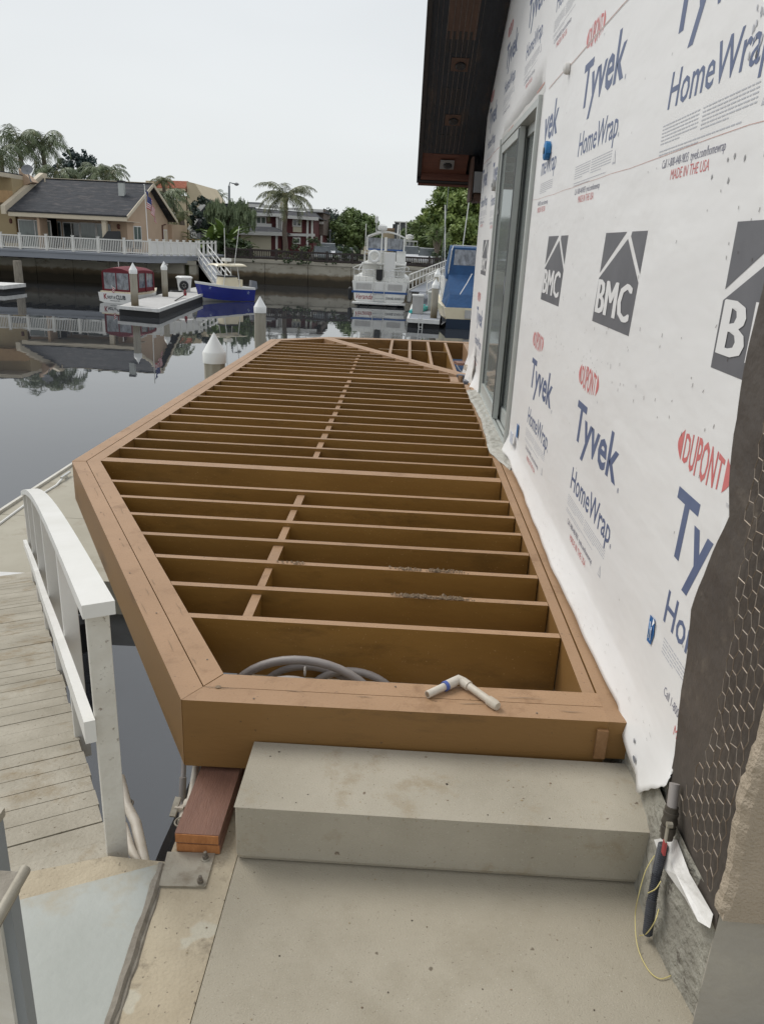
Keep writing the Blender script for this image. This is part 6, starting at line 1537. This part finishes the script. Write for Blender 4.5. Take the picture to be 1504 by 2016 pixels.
# street lamp
def slamp(m):
    b = at(452, 470, 100); a = at(451.5, 366, 100); c = at(458, 361, 100); d = at(466, 362, 100)
    m.tube([(b.x, 100, GZ), a], [.16, .13], 'lampm', 8); m.tube([a, a.lerp(c, .5) + Vector((-.1, 0, .25)), c, d], .07, 'lampm', 6); m.lathe([(.05, -.22), (.28, -.12), (.30, .02), (.1, .14)], d, 'greysid', 10)
tag(one('street_lamp', slamp), 'grey street lamp with curved arm rising above the trees', 'street lamp')
tag(one('street_lamp', lambda m: (m.tube([(at(650, 480, 108).x, 108, GZ), at(650, 458, 108)], .12, 'lampm', 6), m.lathe([(.1, 0), (.2, .2), (.1, .4)], at(650, 458, 108), 'greysid', 8))), 'short grey post with small lantern in front of the dark tree', 'street lamp')
# ---------------- cars
def car(px, Y, yaw, paint, lab, kind='car', grp='cars parked behind the fence'):
    p = at(px, 500, Y); t = empty({'car': 'parked_car', 'suv': 'parked_suv', 'pickup': 'pickup_truck'}[kind], (p.x, Y, GZ), lab, kind if kind != 'suv' else 'car', grp)
    hh = {'car': 1.45, 'suv': 1.75, 'pickup': 1.85}[kind]; L = {'car': 4.6, 'suv': 4.7, 'pickup': 5.4}[kind]; W_ = .9
    def loc(fn, nm, par=t, bevel=0, smooth=False):
        mb = MB(); fn(mb); XF(mb, (p.x, Y, GZ + .0), yaw); return mb.build(nm, par, bevel, smooth)
    b0, b1 = .35, hh * .58
    prof = [(-L / 2, b0), (-L / 2 - .02, b1 * .8), (-L / 2 + .15, b1), (L / 2 - 1.3, b1), (L / 2 - .15, b1 * .86), (L / 2, b1 * .6), (L / 2 - .05, b0)]
    loc(lambda m: m.extr([(x, -W_, z) for x, z in prof], (0, 2 * W_, 0), paint), 'body', bevel=.08)
    c0, c1 = {'car': (-L / 2 + .5, 1.0), 'suv': (-L / 2 + .15, 1.0), 'pickup': (-.6, 1.3)}[kind]
    def cabn(m): m.hexa([(c0, -W_ + .05, b1), (c1, -W_ + .05, b1), (c1, W_ - .05, b1), (c0, W_ - .05, b1), (c0 + .35, -W_ + .2, hh - .04), (c1 - .6, -W_ + .2, hh - .04), (c1 - .6, W_ - .2, hh - .04), (c0 + .35, W_ - .2, hh - .04)], 'glassd')
    loc(cabn, 'window_glass'); loc(lambda m: m.box((c0 + .32, -W_ + .17, hh - .06), (c1 - .58, W_ - .17, hh), paint), 'roof', bevel=.03)
    for x in (-L / 2 + .9, L / 2 - .9):
        for y in (-W_ + .08, W_ - .08):
            o = loc(lambda m: m.lathe([(.33, -.11), (.35, -.08), (.35, .08), (.33, .11)], (x, y, .35), 'rubber', 14, 'Y'), 'wheel')
            loc(lambda m: m.lathe([(.19, -.118), (.2, .118)], (x, y, .35), 'chrome', 10, 'Y'), 'rim', par=o)
    for y in (-.68, .68):
        loc(lambda m: m.box((L / 2 - .08, y - .15, b1 * .62), (L / 2 + .012, y + .15, b1 * .74), 'wtrim'), 'headlight'); loc(lambda m: m.box((-L / 2 - .04, y - .12, b1 * .6), (-L / 2 + .03, y + .12, b1 * .85), 'boatred'), 'tail_light')
    if kind == 'pickup': loc(lambda m: m.box((-L / 2 + .1, -W_ + .1, b1 + .001), (c0 - .08, W_ - .1, b1 + .03), 'rubber'), 'cargo_bed')
car(634, 79, math.radians(-80), 'carg', 'grey green car parked nose first behind the fence, left of the trawler', 'car')
car(646, 86, math.radians(-84), 'carw', 'white suv parked behind the grey green car near the shingle house', 'suv')
car(679, 80, math.radians(-80), 'carsil', 'silver car parked facing the fence next to the trawler', 'car')
car(810, 84, math.radians(-95), 'carw', 'white pickup truck parked behind the fence right of the trawler', 'pickup')
car(843, 80, math.radians(-100), 'carw', 'white car parked behind the fence in front of the spiky palm', 'suv')
car(820, 90, math.radians(-95), 'carw', 'white van partly hidden behind the white pickup truck', 'suv')
def fb(m):
    bpx(m, 794, 822, 473.5, 476, 94, 3, 'gel'); 
    for x in (794.5, 806, 814, 821): bpx(m, x - .5, x + .5, 476, 492, 94, .1, 'gel')
    bpx(m, 801, 813, 477, 489, 94.3, .1, 'vinyl'); bpx(m, 794, 822, 491, 500, 94, 3, 'gel', base=GZ); m.lathe([(.1, 0), (.5, .3), (.45, .6), (.1, .7)], at(806, 474, 95), 'gel', 10)
tag(one('yacht_bridge', fb), 'white fly bridge of another boat beyond the parked pickup truck', 'boat')
# ---------------- plants
def quads(m, P, U, V, mt):
    k = len(m.v); n = len(P)
    A = np.stack([P - U - V, P + U - V, P + U + V, P - U + V], 1).reshape(-1, 3)
    m.v += [tuple(a) for a in A.tolist()]; i = m.mi(mt)
    m.f += [(k + 4 * q, k + 4 * q + 1, k + 4 * q + 2, k + 4 * q + 3) for q in range(n)]; m.fm += [i] * n
def crown(blobs, n, leaf_, mt, seed, droop=0, flat=.0):
    R = np.random.RandomState(seed); mb = MB()
    tot = sum(b[3] ** 2 for b in blobs)
    for (x, y, z, r, *e) in blobs:
        sq = e[0] if e else .8; k = int(n * r * r / tot)
        d = R.normal(size=(k, 3)); d /= np.linalg.norm(d, axis=1)[:, None]
        # sub-clumps: leaves gather round random knots on the blob
        kn = max(6, int(k / 60)); kc = R.normal(size=(kn, 3)); kc /= np.linalg.norm(kc, axis=1)[:, None]; kr = R.uniform(.72, 1.06, kn)
        w_ = R.randint(0, kn, k); P = kc[w_] * kr[w_][:, None] + d * (R.uniform(.05, 1, k) ** .5)[:, None] * .30
        P = P * np.array([r, r, r * sq]) + np.array([x, y, z]); P[:, 2] -= droop * R.uniform(0, 1, k) * r
        u = R.normal(size=(k, 3)); u /= np.linalg.norm(u, axis=1)[:, None]; v = np.cross(u, d + .001); v /= np.linalg.norm(v, axis=1)[:, None] + 1e-6
        s_ = R.uniform(.6, 1.3, k)[:, None] * leaf_
        if droop: u = u * .3; u[:, 2] -= 1; quads(mb, P, u * s_ * 1.8, v * s_ * .35, mt)
        else: quads(mb, P, u * s_, v * s_ * .6, mt)
    return mb
def tree(nm, base, trunk_h, blobs, n, leaf_, mt, seed, lab, r=.2, droop=0, cat='tree', limbs=True):
    t = empty(nm, base, lab, cat)
    def tr(m):
        b = Vector(base); top = b + Vector((0, 0, trunk_h)); m.tube([b, b.lerp(top, .5) + Vector((.1, 0, 0)), top], [r, r * .8, r * .6], 'bark', 8)
        if limbs:
            for q in blobs[:7]: c = Vector(q[:3]); m.tube([top, top.lerp(c, .5) + Vector((0, 0, .2)), c], [r * .5, r * .3, r * .12], 'bark', 6)
    one('trunk', tr, parent=t, smooth=True)
    crown(blobs, n, leaf_, mt, seed, droop).build('crown', t)
def palm(base, top, R_, nf, mt, seed, lab, tr=.2, droop=1.0, leafw=.05, ll=.62, trunk=True, group=None, nl=38, up=.9):
    t = empty('palm_tree', base, lab, 'palm tree', group); r3 = random.Random(seed); b, c = Vector(base), Vector(top)
    def tm(m):
        N = 10; m.tube([b.lerp(c, i / N) + Vector((.08 * math.sin(i), 0, 0)) for i in range(N + 1)], [tr * (1.15 - .3 * i / N) for i in range(N + 1)], 'trunk', 9)
        m.lathe([(tr * .8, -.6), (tr * 1.5, -.2), (tr * 1.0, .4)], c, 'palm2', 8)
    one('trunk', tm, parent=t, smooth=True)
    for k in range(nf):
        a = k * 2.399 + r3.uniform(-.2, .2); el = up * (1 - (k / nf) * 1.25) + r3.uniform(-.12, .12); L = R_ * r3.uniform(.85, 1.12)
        def fr_(m):
            h = Vector((math.cos(a), math.sin(a), 0)); pts = []; N = 9
            p = Vector(c); ang = el * 1.15
            for i in range(N + 1):
                pts.append(p.copy()); p = p + (h * math.cos(ang) + Vector((0, 0, 1)) * math.sin(ang)) * (L * 1.25 / N); ang -= droop * (.14 + .02 * i)
            m.tube(pts, [.035 * (1 - .8 * i / N) * R_ / 2.5 for i in range(N + 1)], mt, 4, cap=False)
            sd = h.cross(Vector((0, 0, 1)))
            for i in range(nl):
                t_ = .12 + .88 * i / nl; f_ = t_ * N; q = int(min(f_, N - 1)); o = pts[q].lerp(pts[q + 1], f_ - q); tg = (pts[q + 1] - pts[q]).normalized()
                le = ll * R_ / 2.2 * math.sin(math.pi * (.12 + .85 * t_)) ** .6 * r3.uniform(.8, 1.15)
                for s_ in (-1, 1):
                    dr = (sd * s_ * r3.uniform(.55, .9) + tg * .45 + Vector((0, 0, -1)) * r3.uniform(.15, .9) * droop)
                    dr.normalize(); e_ = o + dr * le; mid = o + dr * le * .5 + Vector((0, 0, .04)); wv = tg * leafw * R_ / 2.2
                    m.add([o - wv * .25, o + wv * .25, mid + wv * .5, mid - wv * .5, e_ + Vector((0, 0, -.12 * le))], [(0, 1, 2, 3), (3, 2, 4)], mt)
        one('frond', fr_, parent=t)
def gb(px, Y, z=GZ): q = at(px, 480, Y); return (q.x, Y, z)
# big palms, far left
for i, (px, py, Y, R_, nf, lab) in enumerate(((38, 284, 84, 3.0, 16, 'tall shaggy palm, left one of the pair above the tan house roof'), (84, 288, 86, 3.0, 16, 'tall shaggy palm, right one of the pair above the tan house roof'), (2, 314, 80, 2.7, 14, 'shaggy palm cut by the left picture edge behind the satellite dish'))):
    c = at(px, py, Y); palm((c.x, Y, GZ), c, R_, nf, 'palm1', 30 + i, lab, .25, 1.35, .05, .9, up=1.25)
for i, (px, py, Y, R_, nf, lab, mt) in enumerate(((212, 338, 82, 2.3, 17, 'rounded palm at the right end of the row above the tan house roof', 'palm1'), (188, 336, 88, 2.3, 18, 'dense green palm in the row above the shingle roof', 'palm1'), (112, 340, 82, 2.4, 16, 'low olive palm between the tall palms and the blue green tree', 'palm1'), (322, 352, 96, 1.6, 14, 'small palm top just left of the red tile roof', 'palm2'))):
    c = at(px, py + 5, Y); palm((c.x, Y, GZ), c, R_, nf, mt, 40 + i, lab, .22, 1.1, .06, .7)
c = at(318, 392, 84); palm((c.x, 84, GZ), c, 2.9, 24, 'palm1', 50, 'drooping palm behind the gable of the tan house', .2, 1.2, .06, .75)
c = at(356, 425, 83); palm((c.x + .3, 83, GZ), c, 1.5, 10, 'palm2', 51, 'slender palm with thick brown trunk right of the gable', .3, 1.2, .05, .7)
c = at(562, 388, 90); palm((at(561, 480, 90).x, 90, GZ), c, 3.1, 26, 'palm2', 52, 'tall queen palm standing in front of the dark red house', .26, .95, .05, .62)
for i, (px, py) in enumerate(((424, 380), (434, 388))):
    c = at(px, py, 170); palm((c.x, 170, GZ), c, 1.9, 14, 'palm1', 60 + i, ('left' if i == 0 else 'right') + ' one of two tiny distant palms beside the street lamp', .3, 1.1, .1, .7, nl=12)
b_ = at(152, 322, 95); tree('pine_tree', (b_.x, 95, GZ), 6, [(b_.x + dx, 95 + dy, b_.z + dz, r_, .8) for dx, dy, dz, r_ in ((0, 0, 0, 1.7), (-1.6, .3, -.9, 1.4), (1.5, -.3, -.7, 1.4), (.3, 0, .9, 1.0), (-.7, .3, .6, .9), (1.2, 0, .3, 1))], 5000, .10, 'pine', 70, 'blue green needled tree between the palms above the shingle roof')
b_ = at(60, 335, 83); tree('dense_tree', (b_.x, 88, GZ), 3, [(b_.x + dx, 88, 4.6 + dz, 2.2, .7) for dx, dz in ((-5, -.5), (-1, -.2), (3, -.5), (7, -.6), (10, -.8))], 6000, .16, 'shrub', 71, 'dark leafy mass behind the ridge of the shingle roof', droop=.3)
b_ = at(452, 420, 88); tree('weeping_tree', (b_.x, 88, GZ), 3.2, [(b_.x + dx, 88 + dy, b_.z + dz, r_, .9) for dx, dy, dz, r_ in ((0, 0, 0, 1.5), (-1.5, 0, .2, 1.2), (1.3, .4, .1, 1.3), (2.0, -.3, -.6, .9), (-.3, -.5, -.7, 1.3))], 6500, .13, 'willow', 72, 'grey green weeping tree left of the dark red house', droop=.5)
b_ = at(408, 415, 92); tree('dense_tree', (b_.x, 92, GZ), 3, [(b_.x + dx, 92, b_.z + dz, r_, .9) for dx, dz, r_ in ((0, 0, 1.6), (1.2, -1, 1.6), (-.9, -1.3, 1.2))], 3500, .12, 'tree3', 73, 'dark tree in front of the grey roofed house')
def banana():
    t = empty('broad_leaf_plants', gb(430, 79), 'clump of tall broad leaved plants at the left end of the fence', 'plants')
    r3 = random.Random(81)
    for cx_, cz, n, h in ((398, 478, 20, 3.0), (412, 468, 22, 3.2), (428, 474, 20, 3.0), (444, 458, 22, 3.5), (458, 472, 20, 3.1), (470, 482, 18, 2.6)):
        b = at(cx_, cz, 79)
        def lf(m):
            for k in range(n):
                a = r3.uniform(0, 2 * math.pi); h_ = Vector((math.cos(a), math.sin(a), 0)); ang = r3.uniform(.55, 1.45); p = Vector((b.x, 79 + r3.uniform(-.3, .3), b.z - 1.4)); L = h * r3.uniform(.7, 1.1); pts = []
                for i in range(8): pts.append(p.copy()); p = p + (h_ * math.cos(ang) + Vector((0, 0, math.sin(ang)))) * L / 7; ang -= .17
                sd = h_.cross(Vector((0, 0, 1)))
                ws_ = [.03, .05, .2, .32, .36, .3, .18, .02]
                V = [q - sd * ws_[i] + Vector((0, 0, .05)) for i, q in enumerate(pts)] + [q for q in pts] + [q + sd * ws_[i] + Vector((0, 0, .05)) for i, q in enumerate(pts)]
                m.add(V, [(i, i + 1, 9 + i, 8 + i) for i in range(7)] + [(8 + i, 9 + i, 17 + i, 16 + i) for i in range(7)], 'banana')
        one('leaf_clump', lf, parent=t)
banana()
def bush(px0, px1, py, Y, h, mt, lab, seed, nm='shrub', n=1500, lf=.09):
    a, b = at(px0, py, Y), at(px1, py, Y); k = max(2, int((b.x - a.x) / (h * .9)) + 1)
    bl__ = [(a.x + (b.x - a.x) * (i + .5) / k, Y + (.2 if i % 2 else -.2), GZ + h * .5, h * .6, .8) for i in range(k)]
    tag(crown(bl__, n, lf, mt, seed).build(nm), lab, 'shrub')
bush(395, 490, 490, 77, 1.8, 'shrub', 'dark shrubs at the foot of the broad leaved plants', 90, n=3500)
bush(545, 625, 490, 82, .9, 'lawnb', 'low yellow green hedge in front of the dark red house', 91, 'hedge', 2500, .06)
bush(672, 700, 488, 78, 1.5, 'shrub', 'dark shrub behind the fence beside the trawler', 92)
bush(868, 905, 488, 77.5, 2.0, 'shrub', 'dark shrub at the right end of the fence by the cruiser', 93, n=2500)
bush(598, 610, 475, 84, 2.4, 'shrub', 'small round topped bush by the porch of the dark red house', 94, n=900)
bush(628, 645, 490, 84, 1.2, 'shrub', 'low dark shrub between the parked cars', 95, n=800)
def vines(m):
    mb = crown([(at(p, 512, 74.1).x, 74.0, -.40, .35, .5) for p in range(565, 610, 6)] + [(at(p, 515, 74).x, 74.0, -.42, .25, .5) for p in (500, 640, 660)], 900, .06, 'shrub', 96); m.v, m.f, m.fm, m.mats = mb.v, mb.f, mb.fm, mb.mats
tag(one('wall_vines', vines), 'straggly green vines hanging over the top of the far sea wall', 'vines', kind='stuff')
# big trees
def cl(px, py, Y, r_, sq=.85): q = at(px, py, Y); return (q.x, q.y, q.z, r_, sq)
tree('round_tree', gb(706, 110), 3.6, [cl(698, 445, 110, 2.4), cl(720, 450, 111, 2.1), cl(680, 450, 109, 2.1), cl(710, 462, 108, 1.9), cl(735, 462, 111, 1.4), cl(664, 460, 110, 1.5), cl(693, 468, 108, 1.5)], 13000, .13, 'tree1', 100, 'round topped dense tree left of the trawler fly bridge', .35)
tree('conifer_tree', gb(650, 126), 3, [cl(648, 455, 126, 2.6, 1.2), cl(640, 470, 126, 2.4), cl(657, 440, 127, 1.8), cl(662, 470, 126, 2.6), cl(645, 488, 125, 2.6)], 8000, .16, 'tree3', 101, 'dark narrow evergreen beside the shingle walled house')
BT = [cl(925, 372, 93, 2.6), cl(900, 385, 92, 2.3), cl(940, 400, 92, 2.6), cl(880, 415, 92, 2.3), cl(908, 420, 90, 2.3), cl(932, 440, 90, 2.4), cl(862, 438, 93, 2.0), cl(890, 452, 89, 2.2), cl(915, 465, 88, 2.3), cl(940, 475, 88, 2.3), cl(960, 380, 94, 3), cl(965, 430, 92, 3), cl(905, 365, 94, 1.6), cl(880, 395, 94, 1.4), cl(850, 425, 95, 1.2)]
tree('big_tree', gb(910, 92), 3.5, BT, 30000, .15, 'tree2', 102, 'tall bright green clumpy tree under the house eave', .5)
tree('spreading_tree', gb(835, 104), 2.5, [cl(845, 452, 104, 2.4), cl(822, 458, 104, 2.0), cl(862, 465, 102, 2.1), cl(810, 468, 105, 1.5), cl(838, 472, 103, 1.7), cl(880, 478, 100, 1.8)], 11000, .13, 'tree1', 103, 'olive green spreading tree between the dark block and the big tree', .3)
def yuc():
    b = gb(861, 79); t = empty('dragon_tree', b, 'spiky headed dragon tree with branching trunk behind the parked white car', 'tree'); r3 = random.Random(104)
    hd = [at(860, 452, 79), at(852, 466, 79), at(869, 466, 79)]
    one('trunk', lambda m: [m.tube([b, (b[0], 79, .8), h], [.22, .16, .10], 'trunk', 7) for h in hd], parent=t, smooth=True)
    for h in hd:
        def sp_(m):
            for k in range(110):
                d = Vector((r3.gauss(0, 1), r3.gauss(0, 1), r3.gauss(.35, .7))).normalized(); L = r3.uniform(.8, 1.25); s_ = d.orthogonal().normalized() * .035
                m.add([h - s_, h + s_, h + d * L + Vector((0, 0, -.2 * L))], [(0, 1, 2)], 'tree1')
        one('leaf_head', sp_, parent=t)
yuc()
# distant tree belt along the horizon
def belt(m):
    R = np.random.RandomState(5); bl_ = []
    for x in range(-170, 200, 9): bl_.append((x + R.uniform(-3, 3), 230 + R.uniform(-10, 10), GZ + 2.2, R.uniform(3, 5), .8))
    mb = crown(bl_, 9000, .5, 'tree3', 106); m.v, m.f, m.fm, m.mats = mb.v, mb.f, mb.fm, mb.mats
tag(one('distant_trees', belt), 'faint line of distant trees along the horizon', 'trees', kind='stuff')
